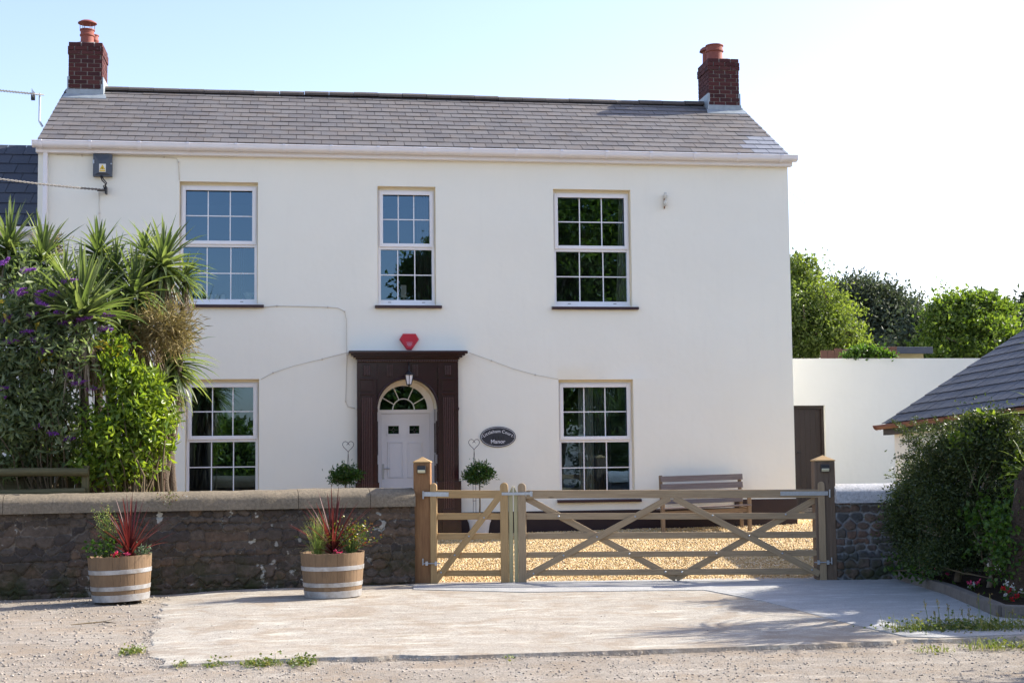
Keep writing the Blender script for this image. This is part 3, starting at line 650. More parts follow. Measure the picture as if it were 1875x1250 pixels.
for pxc in (714, 761):
    t_ = MB(); xx = pz(pxc, 677)[0]; za, zc = pz(pxc, 688)[1], pz(pxc, 667)[1]
    for i in range(4): t_.box(xx-.045+i*.025, xx-.034+i*.025, PY-.012, PY+.03, za, zc)
    obj("fluted_block", t_, M['maroon_worn_highlight'], ps, bevel=.003)
# door frame, fanlight, leaf
DX = U(742.5, 800, Yd)[0]; fx0, fx1 = acx-AR_+.003, acx+AR_-.003; zt = acz-.0
ztr = U(742, 757, Yd)[1]; FR = .40; lx0, lx1 = U(698.5, 850, Yd)[0], U(787.5, 850, Yd)[0]
fr = MB(); fr.box(fx0, lx0, Yd, Yd+.08, zb, ztr+.005).box(lx1, fx1, Yd, Yd+.08, zb, ztr+.005).box(fx0, fx1, Yd-.004, Yd+.08, ztr+.005, acz+.002)
R1_ = AR_-.006; arcA = [(acx-R1_*math.cos(PI*i/28), acz+.002+R1_*math.sin(PI*i/28)) for i in range(29)]; fcx = acx-.025
arcB = [(fcx-FR*math.cos(PI*i/28), acz+.002+FR*math.sin(PI*i/28)) for i in range(29)]
fr.add([(a, Yd, b) for a, b in arcA]+[(a, Yd, b) for a, b in arcB], [(i, i+1, 30+i, 29+i) for i in range(28)])
fr.add([(a, Yd, b) for a, b in arcB]+[(a, Yd+.05, b) for a, b in arcB], [(i, i+1, 30+i, 29+i) for i in range(28)])
dfr = obj("door_frame", fr, M['upvc'], house)
fan = MB(); r_in = .18; yf_ = Yd+.018
fan.tube([(fcx-r_in*math.cos(PI*i/20), yf_, acz+.004+r_in*math.sin(PI*i/20)) for i in range(21)], .010, 6)
for an in (30, 66, 114, 150): a = math.radians(an); fan.tube([(fcx-r_in*math.cos(a), yf_, acz+r_in*math.sin(a)), (fcx-FR*math.cos(a), yf_, acz+FR*math.sin(a))], .009, 6)
fl_ = obj("fanlight", fan, M['upvc'], dfr)
pn = MB(); pn.add([(fcx, Yd+.03, acz)]+[(fcx-(FR+.005)*math.cos(PI*i/28), Yd+.03, acz+(FR+.005)*math.sin(PI*i/28)) for i in range(29)], [(0, i+1, i+2) for i in range(28)])
obj("fanlight_pane", pn, M['fanglass'], dfr)
leaf = MB(); yl = Yd+.02
wx = [U(p, 785, Yd)[0] for p in (707.5, 733.5)]; wx2 = [U(p, 785, Yd)[0] for p in (746.5, 771)]; wz = [U(740, p, Yd)[1] for p in (797, 776)]
hx = [lx0, wx[0]+.02, wx[1]-.02, wx2[0]+.02, wx2[1]-.02, lx1]; 
leaf.box(lx0+.003, lx1-.003, yl, yl+.05, .3, wz[0]+.02).box(lx0+.003, lx1-.003, yl, yl+.05, wz[1]-.02, ztr)
for i in (0, 2, 4): leaf.box(hx[i]+.003*(i == 0), hx[i+1]-.003*(i == 4), yl+.0, yl+.05, wz[0]+.02, wz[1]-.02)
door = obj("front_door", leaf, M['upvc'], house, label="white panelled front door with two small leaded lights")
def frame_mb(x0, x1, z0, z1, w_, y0, y1): return MB().box(x0, x0+w_, y0, y1, z0, z1).box(x1-w_, x1, y0, y1, z0, z1).box(x0+w_, x1-w_, y0+.0005, y1, z1-w_, z1).box(x0+w_, x1-w_, y0+.0005, y1, z0, z0+w_)
M['leaded'] = glass("leaded_glass", (.45, .62, .62), 1)
for q in (wx, wx2):
    obj("light_frame", frame_mb(q[0], q[1], wz[0], wz[1], .03, yl-.014, yl), M['upvc'], door, bevel=.004)
    obj("leaded_pane", MB().box(q[0]+.02, q[1]-.02, yl+.01, yl+.014, wz[0]+.02, wz[1]-.02), M['leaded'], door)
    cx_, cz_ = (q[0]+q[1])/2, (wz[0]+wz[1])/2; ld = MB(); h_ = .032
    for a, b in (((0, h_), (h_, 0)), ((h_, 0), (0, -h_)), ((0, -h_), (-h_, 0)), ((-h_, 0), (0, h_)), ((0, h_), (0, .06)), ((0, -h_), (0, -.06)), ((h_, 0), (.085, 0)), ((-h_, 0), (-.085, 0))):
        ld.tube([(cx_+a[0], yl+.008, cz_+a[1]), (cx_+b[0], yl+.008, cz_+b[1])], .004, 5)
    obj("leading", ld, M['wire'], door)
pxs = [[U(p, 870, Yd)[0] for p in (713, 735)], [U(p, 870, Yd)[0] for p in (749, 771)]]
for q in pxs:
    for (a, b) in ((872.5, 811),):
        za, zc = U(740, a, Yd)[1], U(740, b, Yd)[1]; m_ = frame_mb(q[0]-.03, q[1]+.03, za-.02, zc+.02, .016, yl-.012, yl); obj("door_panel", MB().add(m_.v, m_.f).box(q[0], q[1], yl-.010, yl, za, zc), M['upvc'], door, bevel=.005)
    za, zc = .42, U(740, 893, Yd)[1]; m_ = frame_mb(q[0]-.03, q[1]+.03, za, zc, .016, yl-.012, yl); obj("door_panel", m_, M['upvc'], door, bevel=.005)
hx_, hz_ = U(702, 858, Yd); hd = MB().box(hx_-.018, hx_+.014, yl-.012, yl, hz_-.17, hz_+.08).tube([(hx_, yl-.01, hz_), (hx_, yl-.05, hz_), (hx_+.11, yl-.05, hz_)], .010, 8).tube([(hx_, yl-.012, hz_-.10), (hx_, yl-.03, hz_-.10)], .012, 8)
obj("door_handle", hd, M['galv'], door, smooth=40)
stp = obj("doorstep", MB().box(fx0-.1, fx1+.1, -.45, Yd, .05, .31), M['kerb'], house, bevel=.01)

# ------------------------------------------------------------------ fittings on the house front
# lantern
lx_, lz_ = U(749, 690, -.30); lan = thing("lantern", "black coach lantern with frosted panes hanging over the front door", "lantern", (lx_, -.30, lz_))
hexa = lambda r, z: [(r*math.cos(PI/3*k+PI/6), r*math.sin(PI/3*k+PI/6), z) for k in range(6)]
z_t, z_b = U(749, 686.5, -.30)[1], U(749, 703, -.30)[1]
lb = MB(); lb.lathe([(.085, 0), (.08, .012), (.045, .045), (.02, .055), (.012, .075), (.018, .085), (.005, .10)], (lx_, -.30, z_t), 6); lb.lathe([(.045, 0), (.045, -.01), (.02, -.02), (.008, -.045)], (lx_, -.30, z_b), 6)
for a, b in zip(hexa(.075, z_t), hexa(.045, z_b)): lb.tube([(lx_+a[0], -.30+a[1], a[2]), (lx_+b[0], -.30+b[1], b[2])], .006, 5)
obj("lantern_frame", lb, M['dark'], lan)
M['frost'] = plain("frosted_pane", (.75, .75, .78), .4)
gl_ = MB(); A_ = hexa(.068, z_t); B_ = hexa(.040, z_b); gl_.add([(lx_+a[0], -.30+a[1], a[2]) for a in A_+B_], [(i, (i+1) % 6, 6+(i+1) % 6, 6+i) for i in range(6)]); obj("lantern_pane", gl_, M['frost'], lan)
obj("bracket", MB().tube([(lx_, PY+.02, z_t+.22), (lx_, -.22, z_t+.20), (lx_, -.29, z_t+.15), (lx_, -.30, z_t+.08)], .008, 6), M['dark'], lan)
# alarm box
c = [(738, 610.5), (761.5, 610.5), (767.5, 621), (754, 640.5), (745.5, 640.5), (731.5, 621)]
pc = [U(a, b, -.08) for a, b in c]; mx_ = sum(a for a, b in pc)/6; mz_ = sum(b for a, b in pc)/6
al = thing("alarm_box", "red six-sided alarm box fixed above the door surround", "alarm box", (mx_, 0, mz_))
am = MB(); sm_ = [(mx_+(a-mx_)*.86, mz_+(b-mz_)*.86) for a, b in pc]
am.add([(a, .0, b) for a, b in pc]+[(a, -.055, b) for a, b in pc]+[(a, -.085, b) for a, b in sm_], [(17, 16, 15, 14, 13, 12)]+[(i, (i+1) % 6, 6+(i+1) % 6, 6+i) for i in range(6)]+[(6+i, 6+(i+1) % 6, 12+(i+1) % 6, 12+i) for i in range(6)])
obj("cover", am, M['red'], al, bevel=.004)
M['print'] = plain("faded_print", (.55, .30, .36), .5)
lt = MB()
for k, (wd, zz) in enumerate(((.10, -.025), (.08, -.045), (.09, -.06), (.055, -.078))): lt.box(mx_-wd/2, mx_+wd/2, -.0862, -.0852, mz_+zz-.005, mz_+zz+.003)
obj("printed_lines", lt, M['print'], al)
# name plaque
sx, sz_ = U(912, 799.5, -.02); sg = thing("name_plaque", "dark oval house name plaque with white lettering beside the door surround", "sign", (sx, 0, sz_))
ra, rb_ = .298, .172
def ell(a, b, n=56): return [(sx+a*math.cos(2*PI*k/n), sz_+b*math.sin(2*PI*k/n)) for k in range(n)]
M['plaque'] = plain("plaque_slate", (.028, .030, .040), .45); M['white_paint'] = plain("white_lettering", (.72, .72, .74), .5, var=.03)
obj("plate", MB().prism(ell(ra, rb_), -.022, .0), M['plaque'], sg, bevel=.003)
rg = MB(); E1, E2 = ell(ra-.014, rb_-.014), ell(ra-.020, rb_-.020); rg.add([(a, -.0235, b) for a, b in E1]+[(a, -.0235, b) for a, b in E2], [(i, (i+1) % 56, 56+(i+1) % 56, 56+i) for i in range(56)])
obj("rim_line", rg, M['white_paint'], sg)
def text_mb(chars, size, place):
    out = MB(); widths = []
    ms = []
    for ch in chars:
        cu = bpy.data.curves.new("t", 'FONT'); cu.body = ch if ch != ' ' else 'n'; cu.size = size; cu.resolution_u = 3; cu.offset = size*.012; ob = bpy.data.objects.new("t", cu); COL.objects.link(ob)
        bpy.context.view_layer.update(); me = bpy.data.meshes.new_from_object(ob.evaluated_get(bpy.context.evaluated_depsgraph_get()))
        v = [tuple(q.co) for q in me.vertices]; f = [tuple(p.vertices) for p in me.polygons]; bpy.data.objects.remove(ob); bpy.data.curves.remove(cu); bpy.data.meshes.remove(me)
        x0, x1 = min(q[0] for q in v), max(q[0] for q in v); wdt = (x1-x0) if ch != ' ' else size*.16; ms.append((ch, v, f, x0, wdt)); widths.append(wdt+size*.085)
    tot = sum(widths)-size*.085; s = -tot/2
    for (ch, v, f, x0, wdt), wd in zip(ms, widths):
        if ch != ' ': out.add([place(s+wdt/2, q[0]-x0-wdt/2, q[1]) for q in v], f)
        s += wd
    return out
def arc_place(Rr, zc):
    def f(s, u, v):
        a = s/Rr; x = sx+Rr*math.sin(a)+u*math.cos(a)+v*math.sin(a); z = zc-Rr+Rr*math.cos(a)-u*math.sin(a)+v*math.cos(a); return (x, -.0245, z)
    return f
obj("lettering", text_mb("Littleham Court", .072, arc_place(.40, sz_+.070)), M['white_paint'], sg)
obj("lettering", text_mb("Manor", .090, lambda s, u, v: (sx+s+u, -.0245, sz_-.105+v)), M['white_paint'], sg)
obj("screw", MB().lathe([(.008, 0), (.001, .003)], (0, 0, 0), 8, False), M['galv'], sg, Matrix.Translation((sx-ra+.034, -.022, sz_))@Matrix.Rotation(PI/2, 4, 'X'))
obj("screw", MB().lathe([(.008, 0), (.001, .003)], (0, 0, 0), 8, False), M['galv'], sg, Matrix.Translation((sx+ra-.034, -.022, sz_))@Matrix.Rotation(PI/2, 4, 'X'))
# faint worn emblem in the middle of the plaque, dark on dark
em = MB()
for k, xx in enumerate((-.085, -.045, .005, .05, .085)): em.box(sx+xx-.008, sx+xx+.008, -.026, -.0225, sz_-.035, sz_+.012-.012*(k % 2))
obj("emblem", em, M['dark'], sg)
# meter box with hazard label
x0, x1, z0, z1 = rc(170, 204.5, 281.5, 322, -.12)
mbx = thing("cable_box", "dark grey electricity box with yellow hazard label high on the house's left end", "electrical box", ((x0+x1)/2, 0, z0))
g_ = MB().box(x0, x1, -.10, .0, z0, z1); i_ = .05; g_.add([(x0+.015, -.10, z0+.015), (x1-.015, -.10, z0+.015), (x1-.015, -.10, z1-.015), (x0+.015, -.10, z1-.015), (x0+.09, -.13, z0+.05), (x1-.09, -.13, z0+.05), (x1-.09, -.13, z1-.11), (x0+.09, -.13, z1-.11)], [(4, 5, 6, 7), (0, 1, 5, 4), (1, 2, 6, 5), (2, 3, 7, 6), (3, 0, 4, 7)])
obj("casing", g_, M['meter'], mbx)
M['yellow'] = plain("hazard_yellow", (.75, .50, .02), .5, var=.02); M['sticker'] = plain("white_sticker", (.75, .75, .70), .5, var=.02)
ax_, az_ = (x0+x1)/2+.005, z0+.125
obj("hazard_label", MB().box(ax_-.052, ax_+.052, -.134, -.1305, az_-.066, az_+.066), M['sticker'], mbx)
obj("warning_triangle", MB().prism([(ax_-.045, az_-.025), (ax_+.045, az_-.025), (ax_, az_+.055)], -.137, -.1345).box(ax_-.045, ax_+.045, -.137, -.1345, az_-.056, az_-.036), M['yellow'], mbx)
obj("lightning_symbol", MB().prism([(ax_-.012, az_+.005), (ax_+.002, az_+.005), (ax_-.003, az_-.003), (ax_+.014, az_-.003), (ax_-.006, az_-.022), (ax_, az_-.008), (ax_-.014, az_-.008)], -.139, -.1375), M['dark'], mbx)
obj("latch", MB().box(x0-.005, x0+.02, -.115, -.09, z0+.2, z0+.26).box(x1-.02, x1+.004, -.112, -.09, z0+.19, z0+.21), M['galv'], mbx)
# overhead supply cable with its wall hook
hk = U3(192, 348, -.10)
ca = thing("supply_cable", "twisted overhead supply cable hooked on the wall below the grey electrical box", "cable", hk)
end = Vector((-9.5, -9.0, 6.9)); e2 = U3(0, 328, -1.9)
pts = [hk.lerp(e2, t)+Vector((0, 0, -.012*math.sin(PI*t))) for t in [i/12 for i in range(13)]]+[e2+(e2-hk)*k+Vector((0, 0, .05*k*k)) for k in (1, 2, 3, 4)]
for k in range(2):
    p2 = []
    for i in range(len(pts)-1):
        for j in range(8): t = j/8; q = pts[i].lerp(pts[i+1], t); a = (i*8+j)*.9+k*PI; p2.append(q+Vector((0, math.cos(a), math.sin(a)))*.010)
    obj("cable_strand", MB().tube(p2, .009, 5), M['wire'], ca, smooth=True)
hb = MB().box(hk.x+.0, hk.x+.03, -.12, .0, hk.z-.06, hk.z+.06).box(hk.x-.12, hk.x+.02, -.125, -.075, hk.z-.022, hk.z+.012); obj("wall_hook", hb, M['dark'], ca, bevel=.006)
t1 = U3(184, 322, -.1); obj("tail", MB().tube([t1, t1+Vector((.03, -.02, -.08)), t1+Vector((.09, -.03, -.14)), hk+Vector((-.02, -.02, .06)), hk], .010, 6).tube([t1+Vector((.02, 0, 0)), t1+Vector((.05, -.03, -.06)), t1+Vector((.10, -.03, -.12)), hk+Vector((0, -.02, .03))], .010, 6), M['dark'], ca, smooth=True)
def wall_cable(px, label, r=.006, Y=-.012, mat='cable'):
    p = [U3(a, b, Y) for a, b in px]; m = MB().tube(p, r, 6)
    for q in p[1:-1:2]: m.box(q.x-.01, q.x+.01, Y-.008, .0, q.z-.014, q.z+.014)
    return tag(obj("wall_cable", m, M[mat], smooth=True), label, "cable", "thin cables clipped to the house front")
wall_cable([(380, 559), (430, 561.5), (484, 562), (507, 560), (560, 561), (600, 562), (620, 564), (631, 570), (634.5, 585), (635, 650), (634, 700), (633, 735), (637, 744), (650, 747.5)], "painted cable running right from the upper left window sill then down to the door surround")
wall_cable([(478, 694), (500, 682), (540, 669), (590, 657), (636, 645)], "painted cable sloping down leftwards from the door cornice", .004)
wall_cable([(858, 645), (900, 660), (940, 675), (980, 686), (1022, 694)], "painted cable sloping down rightwards from the door cornice", .004)
wall_cable([(104, 283), (150, 285), (230, 286), (300, 288), (323, 290), (327, 298), (328.5, 330)], "painted cable under the fascia ending at the upper left window", .005)
wall_cable([(181, 352), (182, 390), (183, 430), (183, 520)], "painted cable dropping straight down from the supply hook", .005)
# porcelain insulators
x_, z_ = U(1218, 367, -.08); ins = thing("insulator_bracket", "old rusty bracket with two white insulators right of the upper right window", "insulator", (x_, 0, z_))
M['porc'] = plain("porcelain", (.62, .62, .56), .3); M['rusty'] = plain("rusty_iron", (.20, .10, .05), .8, bump=.004)
br = MB().box(x_-.008, x_+.008, -.03, .0, z_-.13, z_+.10)
for dz in (.10, -.03): br.tube([(x_, .0, z_+dz), (x_, -.09, z_+dz), (x_, -.10, z_+dz-.07)], .008, 6)
obj("bracket", br, M['rusty'], ins)
for dz in (.08, -.05): obj("insulator", MB().lathe([(.012, -.05), (.035, -.045), (.022, -.02), (.036, -.01), (.036, .01), (.02, .03), (.028, .045), (.008, .055)], (x_, -.09, z_+dz), 14), M['porc'], ins, smooth=True)
# aerial at the left gable
a0, a1, a2 = U3(78, 232, 1.2), U3(72, 222, 1.2), U3(73, 171, 1.2); ae = thing("television_aerial", "thin television aerial on a bent mast at the left gable", "aerial", a0)
obj("mast", MB().tube([a0, a1, a2], .018, 8), M['galv'], ae, smooth=40)
b0, b1 = U3(80, 174, 1.2), U3(-60, 160, -.4); bm_ = MB().tube([b0, b1], .012, 6)
for k in range(22): q = b0.lerp(b1, .12+.04*k); bm_.tube([q+Vector((-.02, -.09, 0)), q+Vector((.02, .09, .0))], .004, 4)
for k in range(6): q = b0.lerp(b1, .1); bm_.tube([q+Vector((-.05, -.16, .02*k-.05)), q+Vector((-.05, .16, .02*k-.05))], .004, 4)
obj("boom", bm_, M['wire'], ae)
obj("junction", MB().box(a2.x-.14, a2.x-.08, 1.17, 1.23, a2.z-.12, a2.z-.04), M['dark'], ae)

# curtains and small things in the windows
def curtain(px0, px1, py0, py1, label, mat='curtain', Y=.34, amp=.03, waves=5, taper=0):
    x0, x1, z0, z1 = rc(px0, px1, py0, py1, Y); V = []; n = 40; m = 8
    for j in range(m+1):
        for i in range(n+1):
            t = i/n; zz = z0+(z1-z0)*j/m; tl = taper*(j/m)
            V.append((x0+(x1-x0)*(tl+(1-tl)*t), Y+amp*math.sin(t*waves*2*PI)*(.6+.4*(1-j/m)), zz))
    f = [(j*(n+1)+i, j*(n+1)+i+1, (j+1)*(n+1)+i+1, (j+1)*(n+1)+i) for j in range(m) for i in range(n)]
    o = obj("curtain", MB().add(V, f), M[mat], smooth=True); so2 = o.modifiers.new("thick", 'SOLIDIFY'); so2.thickness = .004; return tag(o, label, "curtain")
curtain(1127, 1152, 350, 556, "pale curtain at the right side of the upper right window", taper=.35)
curtain(1060, 1087, 700, 905, "pale curtain hanging in the left half of the lower right window", waves=4)
curtain(1090, 1118, 700, 905, "dark drape in the middle of the lower right window", 'curtain_dark', .40, waves=5)
curtain(764, 800, 345, 552, "dark drape at the right side of the upper middle window", 'curtain_dark', waves=5)
curtain(428, 448, 445, 552, "dim drape low in the upper left window", 'curtain_dark', .5)
for k, pxx in enumerate((386, 397, 408)):
    q = U3(pxx, 543, .25); o = obj("candle", MB().lathe([(.036, -.06), (.036, .03), (.03, .035), (.004, .036)], q, 14), M['porc'], smooth=40)
    tag(o, ["leftmost of three short white candles on the upper left window ledge", "middle one of three short white candles on the upper left window ledge", "rightmost of three short white candles on the upper left window ledge"][k], "candle", "candles on the upper left window ledge")
q = U3(455, 541, .25); tag(obj("bowl", MB().lathe([(.05, -.05), (.085, .04), (.08, .04), (.045, -.04)], q, 16), M['porc'], smooth=True), "small white bowl on the ledge of the upper left window", "bowl")
x0, x1, z0, z1 = rc(734, 744, 522, 545, .28); tag(obj("picture_card", MB().box(x0, x1, .27, .285, z0, z1).box(x0+.03, x0+.06, .24, .30, z0-.03, z0), M['sticker'], bevel=.003), "upright white card on the ledge of the upper middle window", "card")

# ================================================================== NEIGHBOURS AND OUTBUILDINGS
# left neighbour with dark slate roof
nb = thing("neighbour_house", "neighbouring cream house with a dark slate roof at the left edge", "house", (-7, .3, .2))
ez = U(40, 414, .25)[1]; rz_ = U(40, 268, 3.2)[1]; E0, R_ = Vector((-10.2, .2, ez)), Vector((-10.2, 3.2, rz_)); SL2 = (R_-E0).length
A, _ = slates(E0, (1, 0, 0), R_-E0, 6.0, 8, SL2/8, .32, 9, gap=.008)
A.add([(-10.2, .2, ez-.02), (-4.19, .2, ez-.02), (-4.19, 3.2, rz_-.02), (-10.2, 3.2, rz_-.02)], [(0, 1, 2, 3)]).add([(-10.2, 6.2, ez-.02), (-4.19, 6.2, ez-.02), (-4.19, 3.2, rz_-.02), (-10.2, 3.2, rz_-.02)], [(3, 2, 1, 0)])
obj("roof", A, M['slate_dark'], nb)
obj("wall", MB().box(-10.1, -4.17, .32, 6.1, 0, ez-.06), M['wall2'], nb); obj("gutter", MB().prism([(.32, ez-.02), (.14, ez-.02), (.15, ez-.10), (.20, ez-.13), (.32, ez-.13)], -10.2, -4.2, 'x'), M['gutter'], nb)
# annex wall with brown door
AY = 2.5; za = U(1600, 656, AY)[1]
an = thing("annex_wall", "white rendered annex wall with flat top joined to the right side of the house", "wall", (11, AY, .3))
q0, q1, qz0, qz1 = rc(1450, 1513, 742, 929, AY)
xe = 17.5; ab = MB()
ab.box(q1, xe, AY, AY+.3, 0, za).box(XR-.1, q1, AY, AY+.3, qz1, za).box(XR-.1, q1, AY+.001, AY+.3, 0, qz0)
xw = XR-.1; 
obj("wall", ab, M['wall2'], an)
obj("plinth", MB().box(XR, q1+.02, AY-.02, AY, 0, qz0-.09).box(q1+.02, 10.4, AY-.02, AY, 0, qz0-.06), M['plinth'], an)
obj("step", MB().box(XR, q1+.05, AY-.06, AY+.2, qz0-.09, qz0), M['kerb'], an, bevel=.008)
dm = MB(); k = q0
while k < q1-.06: dm.box(k+.003, min(k+.105, q1-.05), AY+.12, AY+.15, qz0, qz1-.06); k += .105
ad = obj("door", dm, M['doorwood'], an, bevel=.004)
obj("door_frame", MB().box(q0, q1, AY+.08, AY+.16, qz1-.06, qz1).box(q1-.05, q1, AY+.08, AY+.16, qz0, qz1-.06), M['doorwood'], an)
hx1, hz1 = U(1459, 828, AY+.1); obj("handle", MB().tube([(hx1, AY+.12, hz1), (hx1, AY+.07, hz1), (hx1+.07, AY+.07, hz1)], .012, 6), M['dark'], ad)
# fence and shed behind the annex wall
fy = 4.2; x0, z1 = U(1503, 640, fy); x1, _ = U(1640, 640, fy); fm = MB(); k = x0
while k < x1: fm.box(k, k+.14, fy, fy+.03, 1.5, z1+random.uniform(-.02, .02)+.06*(k-x0)/(x1-x0)); k += .148
tag(obj("board_fence", fm, M['plank_fence'], bevel=.004), "brown board fence showing just above the white annex wall", "fence")
sy = 4.6; x0, z0 = U(1600, 655, sy); x1, z1 = U(1690, 634, sy); sh = thing("garden_shed", "low shed with a dark felt roof behind the annex wall", "shed", ((x0+x1)/2, sy, .3))
obj("wall", MB().box(x0+.1, x1+.05, sy+.1, sy+1.4, .3, z1-.13), plain("pale_shed_boards", (.50, .43, .24), .8), sh)
obj("roof", MB().prism([(sy-.15, z1-.16), (sy-.15, z1-.02), (sy+1.6, z1+.05), (sy+1.6, z1-.06)], x0-.1, x1+.15, 'x'), plain("roofing_felt", (.05, .06, .085), .7), sh, bevel=.01)
# faint wire from the house corner to the right
w0, w1 = U3(1446, 352, .5), U3(1875, 528, -1.0)
tag(obj("telephone_wire", MB().tube([w0.lerp(w1, t*1.15)+Vector((0, 0, -.38*4*t*(1-t))) for t in [i/16 for i in range(17)]], .0028, 5), M['wire']), "thin sagging wire running right from the house corner across the sky", "wire")

# outbuilding on the right
ob = thing("outbuilding", "low outbuilding with dark slate roof and brown gutter on the right", "outbuilding", (9, -4, 0))
OX, OY = 8.78, -3.0; e0z = U(1612, 777, OY)[1]; e1z = U(1875, 746, -7.2)[1]; OY2 = -11.0
Pv = U(1875, 605, OY); slope = (Pv[1]-e0z)/(Pv[0]-(OX-.12)); 
E0 = Vector((OX-.12, OY+.0, e0z)); ud = Vector((0, -1, (e1z-e0z)/4.2)); vd = Vector((1, 0, slope)); vd = (vd-ud*0).normalized()
A, _ = slates(E0, ud, vd, 8.0, 15, .27, .30, 21, gap=.011)
e1 = E0+ud*8; r0_ = E0+vd*4.0; r1_ = r0_+ud*8; A.add([E0-Vector((0, 0, .02)), e1-Vector((0, 0, .02)), r1_-Vector((0, 0, .02)), r0_-Vector((0, 0, .02))], [(0, 1, 2, 3)])
o2 = Vector((4.0*vd.x*2, 0, 0)); A.add([r0_-Vector((0, 0, .02)), r1_-Vector((0, 0, .02)), e1+o2, E0+o2], [(0, 1, 2, 3)])
obj("roof", A, M['slate_dark'], ob)
zz = lambda y: e0z+(OY-y)*(e1z-e0z)/4.2
wl_ = MB(); wl_.add([(OX, OY-.15, 0), (OX, OY2, 0), (OX, OY2, zz(OY2)-.02), (OX, OY-.15, zz(OY)-.02), (OX+6.5, OY-.15, 0), (OX+6.5, OY-.15, zz(OY)), (OX+3.2, OY-.15, zz(OY)+3.2*slope)], [(0, 1, 2, 3), (0, 3, 6, 5, 4)])
obj("wall", wl_, M['wall'], ob)
gp = MB(); n_ = 10
for i in range(n_):
    ya, yb_ = OY+.12-i*.8, OY+.12-(i+1)*.8; r_ = [(math.cos(t)*.066, math.sin(t)*.066) for t in [PI+PI*j/8 for j in range(9)]]
    for (ya_, yb2, s_) in ((ya, yb_, 1), (ya-.0, ya-.05, 1.15)):
        vs = [(OX-.15+a*s_, y, zz(y)-.01+b*s_) for y in (ya_, yb2) for a, b in r_]; gp.add(vs, [(j, j+1, 9+j+1, 9+j) for j in range(8)]+[(0, 9, 17, 8)])
obj("gutter", gp, M['brown_gutter'], ob, smooth=40)
fbm = MB(); fbm.add([(OX-.09, OY+.05, zz(OY)-.16), (OX-.09, OY2, zz(OY2)-.16), (OX-.09, OY2, zz(OY2)-.0), (OX-.09, OY+.05, zz(OY)-.0), (OX-.0, OY+.05, zz(OY)-.16), (OX-.0, OY2, zz(OY2)-.16)], [(0, 1, 2, 3), (0, 4, 5, 1)])
obj("fascia", fbm, M['doorwood'], ob)

# ================================================================== STONE WALLS
def stone_face(L, z0f, z1, st, seed, cw, ch, mort, relief=.026):
    """grid of a rubble face in local x (0..L) and z; returns verts, quads, stone id, mortar mask"""
    r = np.random.default_rng(seed); xs = np.arange(0, L+st/2, st); zz_ = np.arange(z0f, z1+st/2, st); X, Z = np.meshgrid(xs, zz_)
    Xw = X+snoise(X, Z, 9, seed)*.010+snoise(X, Z, 31, seed+2)*.006; Zw = Z+snoise(X, Z, 8, seed+1)*.008+snoise(X, Z, 27, seed+3)*.005
    P = []; z = z0f-ch
    while z < z1+ch:
        h = ch*r.uniform(.6, 1.5); x = -cw*r.uniform(.2, 1)
        while x < L+cw:
            w_ = cw*r.choice([.45, .7, 1, 1.5])*r.uniform(.8, 1.2); k = max(1, int(w_/h*.8))
            sid = r.random()
            for q in range(k): P.append((x+w_*(q+.5)/k, z+h*.5+(r.uniform(-.32, .32)*h if q == 0 else 0), sid, h))
            if k > 1: zc = P[-k][1]; P[-k:] = [(a, zc+r.uniform(-.08, .08)*h, b, c) for a, _, b, c in P[-k:]]
            x += w_
        z += h
    P = np.array(P); S = np.zeros(X.size); E = np.zeros(X.size); xf, zf = Xw.ravel(), Zw.ravel()
    for a in range(0, X.size, 4000):
        xa, za_ = xf[a:a+4000], zf[a:a+4000]; d = np.maximum(np.abs(xa[:, None]-P[None, :, 0])*.92, np.abs(za_[:, None]-P[None, :, 1]))*.8+.2*np.hypot(xa[:, None]-P[None, :, 0], za_[:, None]-P[None, :, 1]); d = d-P[None, :, 3]*.25
        i1 = d.argmin(1); d1 = d[np.arange(len(xa)), i1]; s1 = P[i1, 2]; d[np.abs(P[None, :, 2]-s1[:, None]) < 1e-9] = 9; d2 = d.min(1); S[a:a+4000] = s1; E[a:a+4000] = (d2-d1)/2
    E = E.reshape(X.shape)-mort*(1+.5*snoise(X, Z, 5, seed+9)); S = S.reshape(X.shape)
    t = np.clip(E/.010+.2, 0, 1); t = t*t*(3-2*t); Y = -(t*relief+(S-.5)*.028*t)+snoise(X, Z, 30, seed+7)*.003+snoise(X, Z, 1.4, seed+8)*.012
    V = np.stack([X, Y, Z], -1).reshape(-1, 3); nx = len(xs); i = (np.arange(len(zz_)-1)[:, None]*nx+np.arange(nx-1)[None, :]); T = np.stack([i, i+1, i+1+nx, i+nx], -1).reshape(-1, 4)
    return V, T, ((S*7.3) % 1).ravel(), (1-np.clip((E+.004)/.008, 0, 1)).ravel()
def wall_body(parent, V, T, S, E, mat, M4, thick, L, z1):
    V2 = np.concatenate([V, np.array([(0, thick, -.1), (L, thick, -.1), (L, thick, z1), (0, thick, z1), (0, .01, -.1), (L, .01, -.1), (L, .01, z1), (0, .01, z1)])]); k = len(V)
    T2 = np.concatenate([T, np.array([(1, 0, 3, 2), (5, 1, 2, 6), (0, 4, 7, 3), (3, 7, 6, 2)])+k])
    o = obj("stonework", (V2, T2), mat, parent, M4, smooth=False); me = o.data
    for nm, arr, pad in (("stone", S, .4), ("edge", E, 1.0)):
        at = me.attributes.new(nm, 'FLOAT', 'POINT'); at.data.foreach_set("value", np.concatenate([arr, np.full(8, pad)]).astype(np.float32))
    return o
